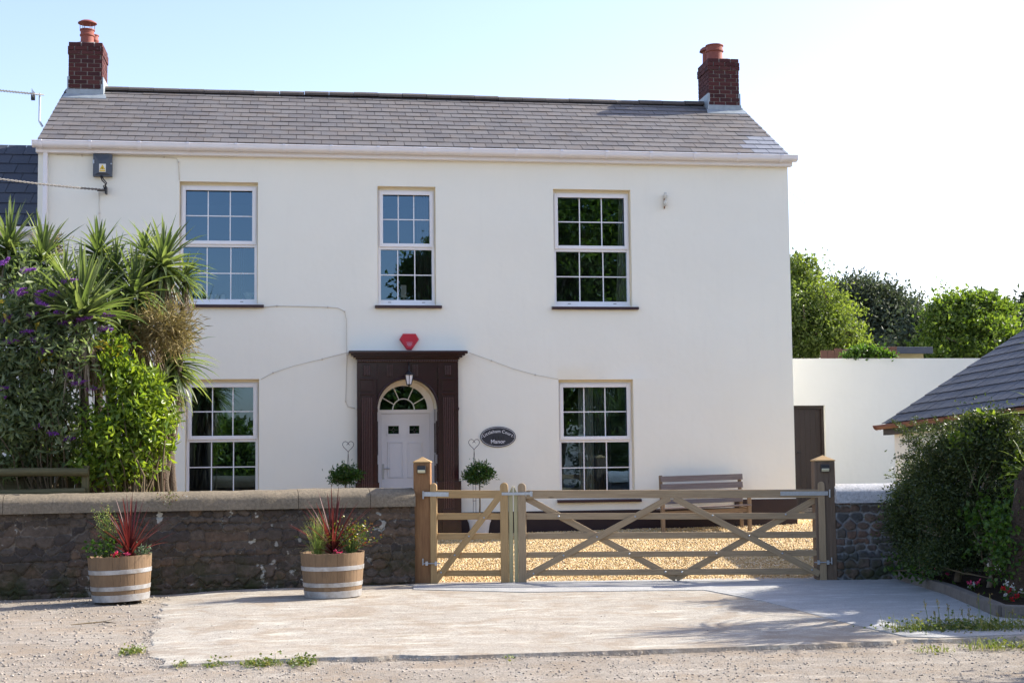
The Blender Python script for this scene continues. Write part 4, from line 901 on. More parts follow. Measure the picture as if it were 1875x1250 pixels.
# left wall: from far left to the left gatepost
xw0, yw0, xw1, yw1 = -7.0, line_y(-7.0), 1.395, line_y(1.395); Lw = math.hypot(xw1-xw0, yw1-yw0); aw = math.atan2(yw1-yw0, xw1-xw0)
MWL = Matrix.Translation((xw0, yw0, 0))@Matrix.Rotation(aw, 4, 'Z')
swl = thing("stone_wall", "long dark rubble stone wall with rounded concrete coping left of the gates", "wall", (xw0, yw0, 0), aw)
V, T, S, E_ = stone_face(Lw, -.06, .985, .0125, 31, .32, .085, .002)
V[:, 1] -= .05; wall_body(swl, V, T, S, E_, M['stone_l'], MWL, .36, Lw, .985)
def coping(parent, M4, x0, x1, zb_, zt_, yf, yb_, mat, joints, seed, wob=.011, endflat=False):
    cuts = [x0]+joints+[x1]; r = np.random.default_rng(seed)
    for a, b in zip(cuts[:-1], cuts[1:]):
        n = max(3, int((b-a)/.035)); m = 16; V = []
        for i in range(n+1):
            x = a+.003+(b-a-.006)*i/n
            for j in range(m+1):
                t = j/m; yc, hw = (yf+yb_)/2, (yb_-yf)/2; ang = PI*(1-t)
                y = yc+hw*math.cos(ang)*1.0; z = zb_+(zt_-zb_)*(.34+.66*math.sin(ang)**.75) if 0 < j < m else zb_
                V.append((x, y, z))
        V = np.array(V); V[:, 2] += (snoise(V[:, 0], V[:, 1], 3, seed)*wob+snoise(V[:, 0], V[:, 1], 19, seed+1)*wob*.4)*(V[:, 2] > zb_+.01); V[:, 1] += snoise(V[:, 0], V[:, 2], 5, seed+2)*wob
        f = [(i*(m+1)+j, (i+1)*(m+1)+j, (i+1)*(m+1)+j+1, i*(m+1)+j+1) for i in range(n) for j in range(m)]
        f += [tuple(range(m, -1, -1)), tuple(n*(m+1)+j for j in range(m+1))]+[(0, m, n*(m+1)+m, n*(m+1))]
        mb = MB().add(V.tolist(), f); obj("coping", mb, mat, parent, M4, smooth=50)
def wloc(px): x = U(px, 915, -5.95)[0]; return (x-xw0)/math.cos(aw)
coping(swl, MWL, 0, Lw, .975, 1.20, -.13, .40, M['coping'], [wloc(15), wloc(545), wloc(677)], 4)
# lichen-free right pier wall
rx0, ry0 = 6.47, -6.72; rw = thing("stone_pier_wall", "short repointed stone wall with pale rounded coping right of the gatepost", "wall", (rx0, ry0, 0), -.10)
MWR = Matrix.Translation((rx0, ry0, 0))@Matrix.Rotation(-.10, 4, 'Z')
V, T, S, E_ = stone_face(1.80, -.05, .965, .0115, 77, .29, .080, .0075, .026)
wall_body(rw, V, T, S, E_, M['stone_r'], MWR, .4, 1.80, .965)
coping(rw, MWR, -.01, 1.80, .965, 1.195, -.09, .45, M['coping_r'], [], 9, .003)

# ================================================================== GATES AND POSTS
def GP(px, py, off=0.0):
    s, z = G(px, py); return Vector((GX0, GY0, 0))+GDIR*s+Vector((-math.sin(GA), math.cos(GA), 0))*off+Vector((0, 0, z))
def post(px0, px1, pyt, mat, label):
    s0, s1 = G(px0, 950)[0], G(px1, 950)[0]; zt = G((px0+px1)/2, pyt+9)[1]; wd = s1-s0; c = Vector((GX0, GY0, 0))+GDIR*((s0+s1)/2)+Vector((-math.sin(GA), math.cos(GA), 0))*wd*.42
    M4 = Matrix.Translation(c)@Matrix.Rotation(GA, 4, 'Z'); t = thing("gatepost", label, "gatepost", c, GA, "gateposts"); h = wd/2
    obj("shaft", MB().box(-zt-.1, 0, -h, h, -h, h), mat, t, M4@Matrix.Translation((0, 0, zt))@Matrix.Rotation(PI/2, 4, 'Y')@Matrix.Scale(-1, 4, (1, 0, 0))@Matrix.Rotation(0, 4, 'X'), bevel=.012)
    k = h+.006; obj("cap", MB().add([(-k, -k, 0), (k, -k, 0), (k, k, 0), (-k, k, 0), (-k, -k, .014), (k, -k, .014), (k, k, .014), (-k, k, .014), (0, 0, .075)], [(3, 2, 1, 0), (0, 1, 5, 4), (1, 2, 6, 5), (2, 3, 7, 6), (3, 0, 4, 7), (4, 5, 8), (5, 6, 8), (6, 7, 8), (7, 4, 8)]), M['wood_gate'], t, M4@Matrix.Translation((0, 0, zt)), bevel=.003)
    return c, zt, h, M4
pl_ = post(757.5, 788.5, 838, M['post_l'], "brown timber gatepost with pyramid cap at the end of the dark stone wall")
pr_ = post(1493, 1531, 835, M['post_r'], "thick grey-brown timber gatepost with pyramid cap beside the repointed stone wall")
M['lens'] = plain("cream_lens", (.62, .60, .42), .4)
for (c, zt, h, M4), lb_ in ((pl_, "small black solar light with cream lens on the left gatepost"), (pr_, "small black solar light with cream lens on the right gatepost")):
    f = M4@Vector((0, -h-.03, zt-.07)); sL = thing("solar_light", lb_, "solar light", f, GA, "solar lights on the gateposts")
    M5 = M4@Matrix.Translation((0, -h, zt-.035)); obj("housing", MB().prism([(-.0, .0), (-.05, -.005), (-.055, -.05), (-.035, -.09), (.0, -.095)], -.052, .052, 'x'), M['dark'], sL, M5, bevel=.004)
    obj("lens", MB().prism([(-.058, -.052), (-.060, -.062), (-.042, -.088), (-.036, -.088), (-.050, -.055)], -.045, .045, 'x'), M['lens'], sL, M5)
OFF = Vector((math.sin(GA), -math.cos(GA), 0))*1.0     # unit towards the lane
def bd(name, pa, pb, wd, th, off, mat, parent, label=None, bevel=.004): return board(name, GP(*pa)+OFF*off, GP(*pb)+OFF*off, wd, th, M[mat], parent, bevel=bevel, label=label)
def stile(px0, px1, pyt, pyb, parent, mat, off=.0, th=.075, name="stile", slant=0):
    s0, s1 = G(px0, 980)[0], G(px1, 980)[0]; zt, zb = G(px0, pyt)[1], G(px0, pyb)[1]; wd = s1-s0; n = 8
    if slant: poly = [(-wd/2, 0), (wd/2, 0), (wd/2, (zt-zb)-(slant < 0)*.10), (-wd/2, (zt-zb)-(slant > 0)*.10)]
    else: poly = [(-wd/2, 0), (wd/2, 0)]+[(wd/2*math.cos(t), (zt-zb)-wd/2+wd/2*math.sin(t)) for t in [PI*i/n for i in range(n+1)]]
    # build lying along local x so that the grain runs up the stile
    c = Vector((GX0, GY0, 0))+GDIR*((s0+s1)/2)+OFF*off; c.z = zb
    X = Vector((0, 0, 1)); Y = -OFF; Z = X.cross(Y); M4 = Matrix((X, Y, Z)).transposed().to_4x4(); M4.translation = c
    sgn = 1 if Z.dot(GDIR) > 0 else -1
    return obj(name, MB().prism([(b, a*sgn) for a, b in poly], -th/2, th/2), M[mat], parent, M4, bevel=.005)
RAILS = [(939, 950.5, 938.5, 949.5), (975, 986.5, 972.5, 984), (1010, 1020.5, 1006, 1017.5), (1042.5, 1053.5, 1040, 1050)]
def bolt(parent, px, py, off):
    p = GP(px, py)+OFF*off; M4 = Matrix.Translation(p)@Matrix.Rotation(GA, 4, 'Z')@Matrix.Rotation(PI/2, 4, 'X'); return obj("bolt", MB().lathe([(.012, -.004), (.012, .002), (.007, .006), (.001, .007)], (0, 0, 0), 10, False), M['galv'], parent, M4, smooth=True)
s_ = G(800, 1070)[0]; sg_ = thing("wicket_gate", "narrow timber gate with one diagonal brace at the left", "gate", GP(794, 1073), GA)
stile(788.5, 800.5, 884, 1073, sg_, 'wood_gate'); stile(916.5, 931, 883, 1073, sg_, 'wood_gate'); stile(931.5, 939.5, 889, 1073, sg_, 'wood_green', -.015, .05, "closing_strip", 1)
bd("top_rail", (800.5, 904), (916.5, 904.5), .095, .07, .0, 'wood_gate', sg_)
hgt = lambda a, b: G(900, a)[1]-G(900, b)[1]
def ry(k, px): t = (px-964)/(1498-964); r = RAILS[k]; return (r[0]+(r[2]-r[0])*t, r[1]+(r[3]-r[1])*t)
for k in range(4):
    a, b = ry(k, 860); bd("rail", (800, (a+b)/2), (917, (a+b)/2), hgt(a, b), .024, .0, 'wood_gate', sg_)
bd("brace", (797, 1064), (917, 905), .078, .024, .0245, 'wood_gate', sg_)
for q in ((886.5, 947), (859, 981), (833, 1015.5), (808, 1047)): bolt(sg_, *q, .040)
bg = thing("field_gate", "wide five-barred timber gate with crossed diagonal braces", "gate", GP(1505, 1073), GA)
stile(941.5, 948.5, 889, 1074, bg, 'wood_green', -.015, .05, "closing_strip", -1); stile(949, 963.5, 884, 1074, bg, 'wood_gate2'); stile(1499, 1511.5, 881, 1068, bg, 'wood_gate2')
bd("top_rail", (963.5, 904.5), (1499, 903), .10, .07, 0, 'wood_gate2', bg)
for k in range(4): r = RAILS[k]; bd("rail", (963, (r[0]+r[1])/2), (1499, (r[2]+r[3])/2), hgt(r[0], r[1]), .024, 0, 'wood_gate2', bg)
for (a, b, off) in (((962, 1055), (1226, 911), .0245), ((1234, 911), (1500, 1050), .0245), ((962, 911), (1238, 1059), -.0245), ((1238, 1059), (1499, 911), -.0245)):
    bd("brace", a, b, .078, .024, off, 'wood_gate2', bg)
for q in ((1023, 944.5), (1093, 982), (1032, 1016), (977, 1049), (1163, 945), (1304, 943), (1438, 941), (1371, 980), (1152, 1013), (1311, 1012), (1432, 1012), (1486, 1042), (1218, 1046), (1248, 1046)): bolt(bg, *q, .040)
# ironwork
def strap_mb(pa, pb, wd, off, th=.006): return board("strap_hinge", GP(*pa)+OFF*off, GP(*pb)+OFF*off, wd, th, M['galv'], None, bevel=.002)
def part_of(o, parent): o.parent = parent; o.matrix_parent_inverse = WM[parent.name].inverted(); return o
def pin(parent, px, py): p = GP(px, py)+OFF*.05; return obj("hinge_pin", MB().tube([p-Vector((0, 0, .045)), p+Vector((0, 0, .05))], .010, 8).tube([p-Vector((0, 0, .03)), p-Vector((0, 0, .03))-OFF*.10], .009, 8), M['galv'], parent, smooth=40)
part_of(strap_mb((777, 904), (822, 904.5), .055, .045), sg_); pin(sg_, 775.5, 906)
part_of(strap_mb((1428, 903), (1515, 902.5), .05, .045), bg); pin(bg, 1518, 903)
for (px, py, par, s) in ((775, 1030.5, sg_, 1), (1522, 1028.5, bg, -1)):
    p = GP(px, py)+OFF*.045; q = GP(px+s*32, py)+OFF*.045
    m_ = MB().tube([p, q], .007, 6).tube([p-Vector((0, 0, .02)), p+Vector((0, 0, .06))], .009, 8)
    for t in (s*7, s*24): k = GP(px+t, py)+OFF*.046; m_.obox(Matrix.Translation(k)@Matrix.Rotation(GA, 4, 'Z'), .03, .02, .05)
    obj("lower_hinge", m_, M['galv'], par)
lm = MB(); a_ = GP(919, 903)+OFF*.05; b_ = GP(973, 903.5)+OFF*.05; lm.obox(Matrix.Translation((a_+b_)/2)@Matrix.Rotation(GA, 4, 'Z'), (b_-a_).length, .012, .034); lm.obox(Matrix.Translation(b_+Vector((0, 0, .0)))@Matrix.Rotation(GA, 4, 'Z'), .03, .03, .062)
obj("throw_over_latch", lm, M['galv'], bg, bevel=.003)
p = GP(953, 1068)+OFF*.05; obj("drop_bolt", MB().tube([p+Vector((0, 0, .0)), p+Vector((0, 0, -.06))], .007, 6), M['galv'], bg)

# ================================================================== BENCH
bp0 = U3(1209, 975, -.28); bp1 = U3(1360, 966, -.28)
be = thing("garden_bench", "weathered slatted wooden bench against the house behind the gate", "bench", ((bp0.x+bp1.x)/2, -.6, ground(6.6, -.5)))
zg = ground(6.6, -.6)
def slat(pa, pb, Y, wd, th, name='back_slat', mat='bench', up=Vector((0, .12, 1))): return board(name, U3(*pa, Y), U3(*pb, Y), wd, th, M[mat], be, up=up)
slat((1209.5, 877), (1359.5, 872), -.30, .095, .022); slat((1210, 891.5), (1360, 886.5), -.32, .095, .022); slat((1210, 904), (1360, 900), -.34, .09, .022); slat((1212, 919), (1360, 914), -.36, .07, .022)
for k, yy in enumerate((-.45, -.56, -.67, -.78, -.88)):
    pa, pb = U3(1214, 934, -.88), U3(1375, 926.5, -.88); d = Vector((0, yy+.88, .006*k))
    board("seat_slat", pa+d, pb+d, .024, .085, M['bench'], be)
L_, R__ = U3(1214, 934, -.88), U3(1372, 927, -.88)
for e_ in (L_, R__):
    board("leg", (e_.x, -.88, zg-.03), (e_.x, -.88, zg+.62), .06, .055, M['bench_leg'], be, up=Vector((0, 1, 0)))
    xb = bp1.x-.03 if e_ is R__ else bp0.x+.03
    board("leg", (xb, -.34, zg-.03), (xb, -.24, U(1300, 868, -.28)[1]-.01), .055, .05, M['bench_leg'], be, up=Vector((0, 1, 0)))
    board("armrest", (e_.x, -.93, zg+.635), (xb, -.28, zg+.645), .03, .07, M['bench_leg'], be)
    board("side_rail", (e_.x, -.86, e_.z-.05), (xb, -.34, e_.z-.05), .07, .028, M['bench_leg'], be)
board("front_rail", L_+Vector((0, .02, -.05)), R__+Vector((0, .02, -.05)), .07, .028, M['bench_leg'], be)
# low cream block under the bench at the plinth step
x0, x1, z0, z1 = rc(1218, 1345, 915, 928, -.03)

# ================================================================== BARRELS
def barrel(px, py, rim, tilt, label, yaw=0):
    x, y = UZ(px, py, .028); y += .30; t = thing("barrel_planter", label, "barrel planter", (x, y, .028), 0, "half-barrel planters in front of the dark stone wall")
    R1 = rim/2; H = .490; M4 = Matrix.Translation((x, y, .035))@Matrix.Rotation(math.radians(tilt), 4, 'Y')@Matrix.Rotation(yaw, 4, 'Z')
    def rr(z): s = z/H; return R1*(.865+.175*s-.045*s*s)
    b = MB(); ns = 26
    for k in range(ns):
        a0, a1 = 2*PI*k/ns+.0025, 2*PI*(k+1)/ns-.0025; vs = []; off = random.uniform(-.0015, .0015); zt = H+random.uniform(-.006, .004)
        for j in range(9):
            z = zt*j/8
            for ro in (rr(z)+off, rr(z)-.026):
                for q in range(4): a = a0+(a1-a0)*q/3; vs.append((ro*math.cos(a), ro*math.sin(a), z))
        f = []
        for j in range(8):
            o_ = j*8
            for q in range(3): f += [(o_+q, o_+q+1, o_+8+q+1, o_+8+q), (o_+4+q+1, o_+4+q, o_+12+q, o_+12+q+1)]
            f += [(o_, o_+8, o_+12, o_+4), (o_+3, o_+7, o_+15, o_+11)]
        f += [(64+q, 65+q, 69+q, 68+q) for q in range(3)]
        b.add(vs, f)
    st = Nd  # staves: grain runs upward
    obj("staves", b, M['staves'], t, M4)
    for (z0, z1) in ((.0, .075), (.12, .168), (.30, .348)):
        hb = MB(); n = 48; pr = [(rr(z0)+.0015, z0), (rr(z0)+.005, z0+.002), (rr(z1)+.005, z1-.002), (rr(z1)+.0015, z1)]; hb.lathe(pr, (0, 0, 0), n, False); obj("hoop", hb, M['hoop'], t, M4, smooth=40)
    obj("soil", MB().lathe([(R1-.028, H-.05), (R1*.6, H-.03), (.01, H-.02)], (0, 0, 0), 24, False), M['soil'], t, M4)
    return Vector((x, y, .035+H-.04))
d = Nd("oak_staves"); g = d.noise(10, 5, .65, d.co((4, 4, .35)), .4); r_ = d.isl()
c = d.mix(g, (.15, .095, .052), (.27, .18, .105)); c = d.mix(d.math('MULTIPLY', r_, .3), c, (.13, .085, .05)); c = d.mix(d.ramp(d.noise(3.5, 6, .7, d.co((2, 2, .8))), (.55, 0), (.75, .7)), c, (.07, .05, .035)); d.col(c).rough(.75, .3).bump(g, .004); M['staves'] = d.m
d = Nd("galvanised_hoop"); c = d.mix(d.ramp(d.noise(7, 6, .7), (.4, 0), (.7, 1)), (.46, .47, .48), (.26, .23, .20)); d.col(c).rough(.45, .5, .35); M['hoop'] = d.m
b1p = barrel(215.5, 1103, .705, -2.2, "left half-barrel planter with galvanised hoops and bare soil rim"); b2p = barrel(611, 1096, .725, -.8, "right half-barrel planter with galvanised hoops near the left gatepost", .5)

# ================================================================== PLANTS
M['cordy_red'] = leafmat("red_sword_leaf", [(.06, .016, .018), (.115, .030, .028), (.17, .065, .052)], .3, .35, (1.8, .8, .7))
M['cordy'] = leafmat("cordyline_leaf", [(.06, .09, .04), (.11, .15, .065), (.20, .235, .12), (.075, .11, .05)], .42, .38, (1.7, 1.8, .7))
M['dead'] = leafmat("dead_leaf", [(.20, .15, .10), (.33, .27, .20), (.12, .085, .055)], .3, .7, (1.2, 1.1, .9))
M['panicle'] = leafmat("dry_panicle", [(.20, .16, .07), (.28, .23, .11)], .3, .8, (1.2, 1.2, .8))
M['lime'] = leafmat("bright_green_leaf", [(.08, .14, .022), (.14, .215, .03), (.23, .31, .05), (.09, .165, .03)], .48, .35, (1.8, 1.7, .6))
M['budd'] = leafmat("buddleia_leaf", [(.07, .10, .045), (.13, .17, .075), (.22, .26, .14), (.09, .12, .06)], .35, .5, (1.7, 1.9, .8))
M['purple'] = leafmat("purple_flower", [(.20, .05, .32), (.30, .09, .43), (.38, .16, .50)], .3, .6, (1.4, 1, 1.6))
M['hedge'] = leafmat("dark_hedge_leaf", [(.022, .040, .016), (.038, .062, .020), (.06, .085, .028), (.09, .11, .04)], .3, .4, (1.9, 1.9, .5))
M['ivy'] = leafmat("ivy_leaf", [(.03, .075, .015), (.055, .11, .02), (.09, .16, .03)], .4, .4, (1.8, 1.9, .5))
M['bay'] = leafmat("bay_leaf", [(.022, .060, .014), (.04, .095, .02), (.065, .13, .03)], .3, .35, (1.6, 1.9, .6))
M['treeL'] = leafmat("light_tree_leaf", [(.075, .115, .03), (.12, .17, .045), (.18, .23, .075), (.09, .13, .04)], .45, .4, (1.8, 1.8, .6))
M['treeD'] = leafmat("dark_tree_leaf", [(.045, .065, .045), (.065, .085, .055), (.085, .10, .06)], .25, .6, (1.4, 1.5, .8))
M['treeB'] = leafmat("garden_tree_leaf", [(.055, .10, .025), (.095, .15, .035), (.15, .21, .055)], .45, .4, (1.8, 1.8, .5))
M['grass'] = leafmat("grass_blade", [(.09, .14, .03), (.16, .20, .06), (.25, .24, .10)], .45, .5, (1.6, 1.6, .6))
M['stipa'] = leafmat("feather_grass", [(.20, .30, .07), (.33, .40, .12), (.45, .46, .22)], .5, .5, (1.4, 1.4, .7))
M['silver'] = leafmat("silver_leaf", [(.14, .20, .13), (.22, .28, .18)], .3, .7, (1.3, 1.4, 1))
M['petal_r'] = leafmat("red_petal", [(.45, .01, .02), (.6, .03, .04)], .4, .5, (1.4, .8, .8)); M['petal_p'] = leafmat("pink_petal", [(.55, .03, .14), (.7, .12, .25)], .4, .5, (1.4, .8, .9)); M['petal_w'] = leafmat("white_petal", [(.7, .7, .68), (.6, .6, .6)], .3, .5, (1.2, 1.2, 1.2))
M['palmbark'] = plain("palm_bark", (.09, .065, .048), .95, .2, var=.7, scale=22, bump=.05)
M['clover'] = leafmat("clover_leaf", [(.06, .10, .025), (.10, .145, .04), (.16, .20, .06), (.22, .20, .09)], .35, .5, (1.6, 1.5, .6))
M['stem'] = plain("woody_stem", (.13, .10, .06), .85, .2, var=.3, scale=20); M['gstem'] = plain("green_stem", (.10, .16, .04), .6, var=.2)
M['palebark'] = plain("pale_bark", (.24, .20, .15), .9, .2, var=.5, scale=14, bump=.02)

def rosette(c, R, n, el0=88, el1=-48, wd=.035, droop=.55, az=None, spread=1.0, lean=(0, 0, 0)):
    out = []
    for i in range(n):
        t = i/n; a = i*2.39996+random.uniform(-.2, .2); el = math.radians(el0+(el1-el0)*t**.8+random.uniform(-7, 7)); L = R*random.uniform(.82, 1.12)
        L *= random.choice([1, 1, .75, .6]); d = np.array([math.cos(el)*math.cos(a)+lean[0], math.cos(el)*math.sin(a)+lean[1], math.sin(el)+lean[2]])
        out.append(strap(np.array(c)+d*.03+[0, 0, .10*(1-t)-.05], d, L, wd*random.uniform(.8, 1.15), droop*random.uniform(.3, 1.5)*(.5+t), 6, a))
    return merge(out)
def skirt(c, R, n, wd=.03):
    out = []
    for i in range(n):
        a = random.uniform(0, 2*PI); el = math.radians(random.uniform(-75, -25)); d = np.array([math.cos(el)*math.cos(a), math.cos(el)*math.sin(a), math.sin(el)])
        out.append(strap(np.array(c)+[0, 0, -random.uniform(0, .22)], d, R*random.uniform(.7, 1.15), wd*random.uniform(.6, 1), random.uniform(.6, 1.4), 5, a))
    return merge(out)
def cordyline(label, base, heads, grp="green cordyline palms behind the stone wall"):
    t = thing("cordyline_palm", label, "palm", base, 0, grp)
    tr = MB()
    for h in heads:
        c = U3(h[0], h[1], h[2]); b = Vector(base); md = b.lerp(c, .5)+Vector(((c.x-b.x)*.2, 0, -.05)); tr.tube([b, b.lerp(md, .5), md, md.lerp(c, .6)-Vector((0, 0, .03)), c-Vector((0, 0, .03))], [.07, .06, .055, .05, .035], 8)
    obj("trunk", tr, M['bark'], t, smooth=True)
    for h in heads:
        px, py, Y, rpx, nl = h[:5]; c = U3(px, py, Y); sc_ = (Y-CAM[1])/F; R = rpx*sc_; kw = h[5] if len(h) > 5 else {}
        obj("leaf_head", rosette(c, R, int(nl*1.25), wd=R*.105, **kw), M['cordy'], t)
        obj("dead_leaf_skirt", skirt(c+Vector((0, 0, -.04)), R*.95, int(nl*.7), wd=R*.06), M['dead'], t)
    return t
random.seed(11)
P1 = cordyline("cordyline palm at the far left edge with two upright leaf heads", (-3.5, -4.2, .1), [(17, 462, -4.2, 88, 95), (80, 480, -4.3, 84, 85), (-40, 520, -4.1, 80, 70), (45, 520, -4.4, 80, 70), (118, 520, -4.5, 66, 60)])
P2 = cordyline("cordyline palm nearest the buddleia with one large fan of broad upright leaves", (-2.45, -5.2, .1), [(150, 585, -5.2, 125, 130, dict(el1=12, droop=.35)), (185, 520, -4.4, 60, 40)])
P3 = cordyline("tallest branched cordyline palm reaching over the upper left window", (-2.0, -4.0, .1), [(180, 470, -3.9, 72, 70, dict(el1=-20)), (212, 500, -4.1, 66, 60), (262, 466, -3.8, 62, 55), (298, 492, -4.1, 92, 120), (340, 512, -4.0, 52, 50, dict(lean=(.5, 0, 0))), (248, 545, -4.4, 92, 100), (225, 600, -4.6, 70, 60)])
P4 = cordyline("small cordyline palm leaning right in front of the lower left window", (-1.6, -3.8, .1), [(308, 672, -3.9, 90, 100, dict(lean=(.5, -.1, 0), droop=.7)), (290, 720, -4.2, 70, 60, dict(lean=(.3, -.1, 0), droop=.9))])
# dried flower sprays on the tall palm
def spray(px, py, Y, rpx, n, parent, name="dried_panicle"):
    c = np.array(U3(px, py, Y)); sc_ = (Y-CAM[1])/F; R = rpx*sc_; out = []
    for i in range(n):
        d = rdir(1)[0]; d[2] = d[2]*.7-.1; d /= np.linalg.norm(d); L = R*random.uniform(.5, 1.05)
        out.append(strap(c, d, L, .010, random.uniform(.3, 1.0), 5, 0))
        k = 6; pts = c+d*L*np.linspace(.35, 1, k)[:, None]+[0, 0, -.03]; dd = unit(np.repeat(d[None], k, 0)+rdir(k)*.8); V, T = kites(pts, dd, np.full(k, R*.30), np.full(k, .010)); out.append((V, T))
    return obj(name, merge(out), M['panicle'], parent)
spray(300, 592, -4.75, 66, 250, P3); spray(90, 440, -4.0, 40, 50, P1); spray(330, 620, -4.2, 40, 60, P3)
q = U3(262, 640, -4.4); obj("dead_leaf_skirt", skirt(q+Vector((0, 0, .25)), .62, 120, .035), M['dead'], P3); q = U3(152, 660, -5.1); obj("dead_leaf_skirt", skirt(q+Vector((0, 0, .2)), .52, 90, .03), M['dead'], P2)
q = U3(300, 560, -4.1); obj("dead_leaf_skirt", skirt(q+Vector((0, 0, .2)), .55, 70, .03), M['dead'], P3)

def shrub(name, label, cat, base, blobs, mat, nclump, per, spread, L, W, stems=14, stemmat='stem', r0=.022, group=None, **kw):
    t = thing(name, label, cat, base, 0, group)
    tips = []
    for i in range(stems):
        b = blobs[i % len(blobs)]; d = rdir(1)[0]; tips.append((b[0]+d[0]*b[3]*.7, b[1]+d[1]*b[4]*.7, b[2]+d[2]*b[5]*.7))
    obj("stems", branches(base, tips, r0, .006), M[stemmat], t, smooth=True)
    obj("foliage", cloud(blobs, nclump, per, spread, L, W, **kw), M[mat], t); return t
def B3(px, py, Y, rx, rz, ry=.5, w=None):
    c = U3(px, py, Y); s_ = (Y-CAM[1])/F; b = (c.x, c.y, c.z, rx*s_, ry, rz*s_); return b+((w,) if w else ())
# buddleia
bl = [B3(60, 560, -5.0, 95, 75), B3(20, 640, -5.1, 90, 90), B3(110, 640, -5.2, 85, 80), B3(40, 740, -5.2, 95, 90, .45), B3(110, 760, -5.2, 60, 70, .4), B3(20, 830, -5.0, 70, 40, .4), B3(110, 835, -5.0, 60, 40, .35), B3(60, 790, -4.8, 110, 60, .3), B3(150, 560, -5.1, 40, 40, .3), B3(-60, 700, -5.0, 80, 150)]
bu = shrub("buddleia", "large grey-green buddleia bush with purple flower spikes at the left edge", "shrub", (-3.0, -5.0, .1), bl, 'budd', 760, 15, .095, .125, .042, stems=26, r0=.02, drop=.25, shell=.15, out=.35)
for (px, py, a, L) in ((9, 478, .9, .8), (53, 494, .2, 1), (126, 513, .15, 1.25), (34, 531, .4, 1.1), (40, 537, .2, .8), (74, 535, .7, .9), (101, 537, .5, 1), (78, 556, -.6, 1), (15, 582, .9, .7), (122, 590, .4, .9), (155, 583, .3, 1.2), (110, 573, -.2, .8), (132, 596, 0, .7), (193, 602, -.1, 1), (51, 607, .2, .9), (72, 620, .2, 1.1), (23, 624, .2, .9), (83, 642, -.1, 1), (131, 685, -.3, 1.2), (148, 699, .3, 1.2), (138, 689, -.4, .9), (169, 710, -.1, .8), (5, 710, .1, 1), (3, 732, .9, .8), (72, 778, .7, .6), (98, 793, -.2, .7), (128, 802, .1, .8), (148, 612, .3, .5), (60, 575, .5, .8), (200, 577, 0, .9)):
    c = np.array(U3(px, py, -5.0-random.uniform(.35, .5))); d = np.array([math.cos(a), random.uniform(-.3, .1), math.sin(a)*.6]); d /= np.linalg.norm(d); n = 220; t = RNG.random(n); Ls = .17*L
    P = c+d*((t-.5)*Ls)[:, None]+RNG.normal(size=(n, 3))*(.016*(1.15-t))[:, None]; V = kites(P, unit(rdir(n)+d*.4), np.full(n, .016), np.full(n, .013)); obj("flower_spike", V, M['purple'], bu)
for k in range(14):
    px, py = random.choice([(196, 630), (228-25, 640), (95, 640), (20, 560), (185, 622), (60, 600)]); c = np.array(U3(px+random.uniform(-14, 14), py+random.uniform(-14, 14), -5.45)); bu_l = kites(c[None]+RNG.normal(size=(3, 3))*.03, unit(rdir(3)+[0, 0, -.5]), np.full(3, .11), np.full(3, .05))
    if k < 8: obj("yellowed_leaf", bu_l, leafmat("yellowed_leaf", [(.40, .28, .03), (.30, .26, .04)], .4) if k == 0 else bpy.data.materials["yellowed_leaf"], bu)
# bright green shrub
bl = [B3(240, 735, -5.35, 58, 66, .35), B3(215, 690, -5.35, 30, 40, .25), B3(275, 700, -5.3, 22, 26, .2), B3(200, 800, -5.4, 50, 70, .35), B3(270, 790, -5.35, 40, 55, .3), B3(225, 855, -5.35, 62, 40, .3), B3(208, 650, -5.3, 22, 42, .2), B3(290, 765, -5.3, 26, 30, .2), B3(165, 850, -5.4, 22, 30, .25), B3(300, 820, -5.3, 18, 20, .2)]
br_ = shrub("bright_shrub", "bright yellow-green leafy shrub just behind the stone wall coping", "shrub", (-1.95, -5.35, .1), bl, 'lime', 470, 11, .075, .105, .048, stems=26, shell=.2, out=.35, up=.1, zmin=1.05)
# posts and rails at the far left behind the coping
fy = -5.72
ft = thing("rail_fence", "mossy round-rail timber fence behind the coping at the far left", "fence", (-3.5, fy, 0))
a_, b_ = U3(-60, 866, fy), U3(162, 864, fy); obj("rail", MB().tube([a_, a_.lerp(b_, .5)+Vector((0, 0, .008)), b_], .052, 12), M['fence'], ft, smooth=40)
a_, b_ = U3(-60, 905, fy), U3(156, 899, fy); obj("rail", MB().tube([a_, b_], .045, 12), M['fence'], ft, smooth=40)
p0, p1 = U3(157, 930, fy+.06), U3(157, 852, fy+.06); board("post", p0-Vector((0, 0, .8)), p1, .085, .085, M['fence'], ft, up=Vector((0, 1, 0)))
# dark close-board panel that closes the gap behind the shrubs, and trellis at its end
fp = thing("close_board_fence", "dark board panel hidden behind the shrubs above the stone wall", "fence", (-2.6, -4.9, 0)); pm = MB(); x_a = U(-80, 800, -4.85)[0]; x_b = U(285, 800, -4.85)[0]; k = x_a
while k < x_b: pm.box(k, k+.115, -4.88, -4.86, 0, 1.62+random.uniform(-.01, .01)); k += .12
obj("board", pm, M['fence'], fp)
c0 = U(240, 700, -4.8); board("post", (U(247, 700, -4.8)[0], -4.93, 0), (U(247, 700, -4.8)[0], -4.93, U(247, 686, -4.93)[1]), .09, .09, M['fence'], fp, up=Vector((0, 1, 0)))
tr_ = thing("trellis", "small brown lattice trellis at the right end of the shrubs", "trellis", U3(288, 900, -4.9)); x0, x1, z0, z1 = rc(276, 300, 745, 905, -4.9); z0 = .5
for xx in (x0, x1): board("upright", (xx, -4.9, z0), (xx, -4.9, z1-(0 if xx == x0 else .18)), .03, .03, M['trellis'], tr_, up=Vector((0, 1, 0)))
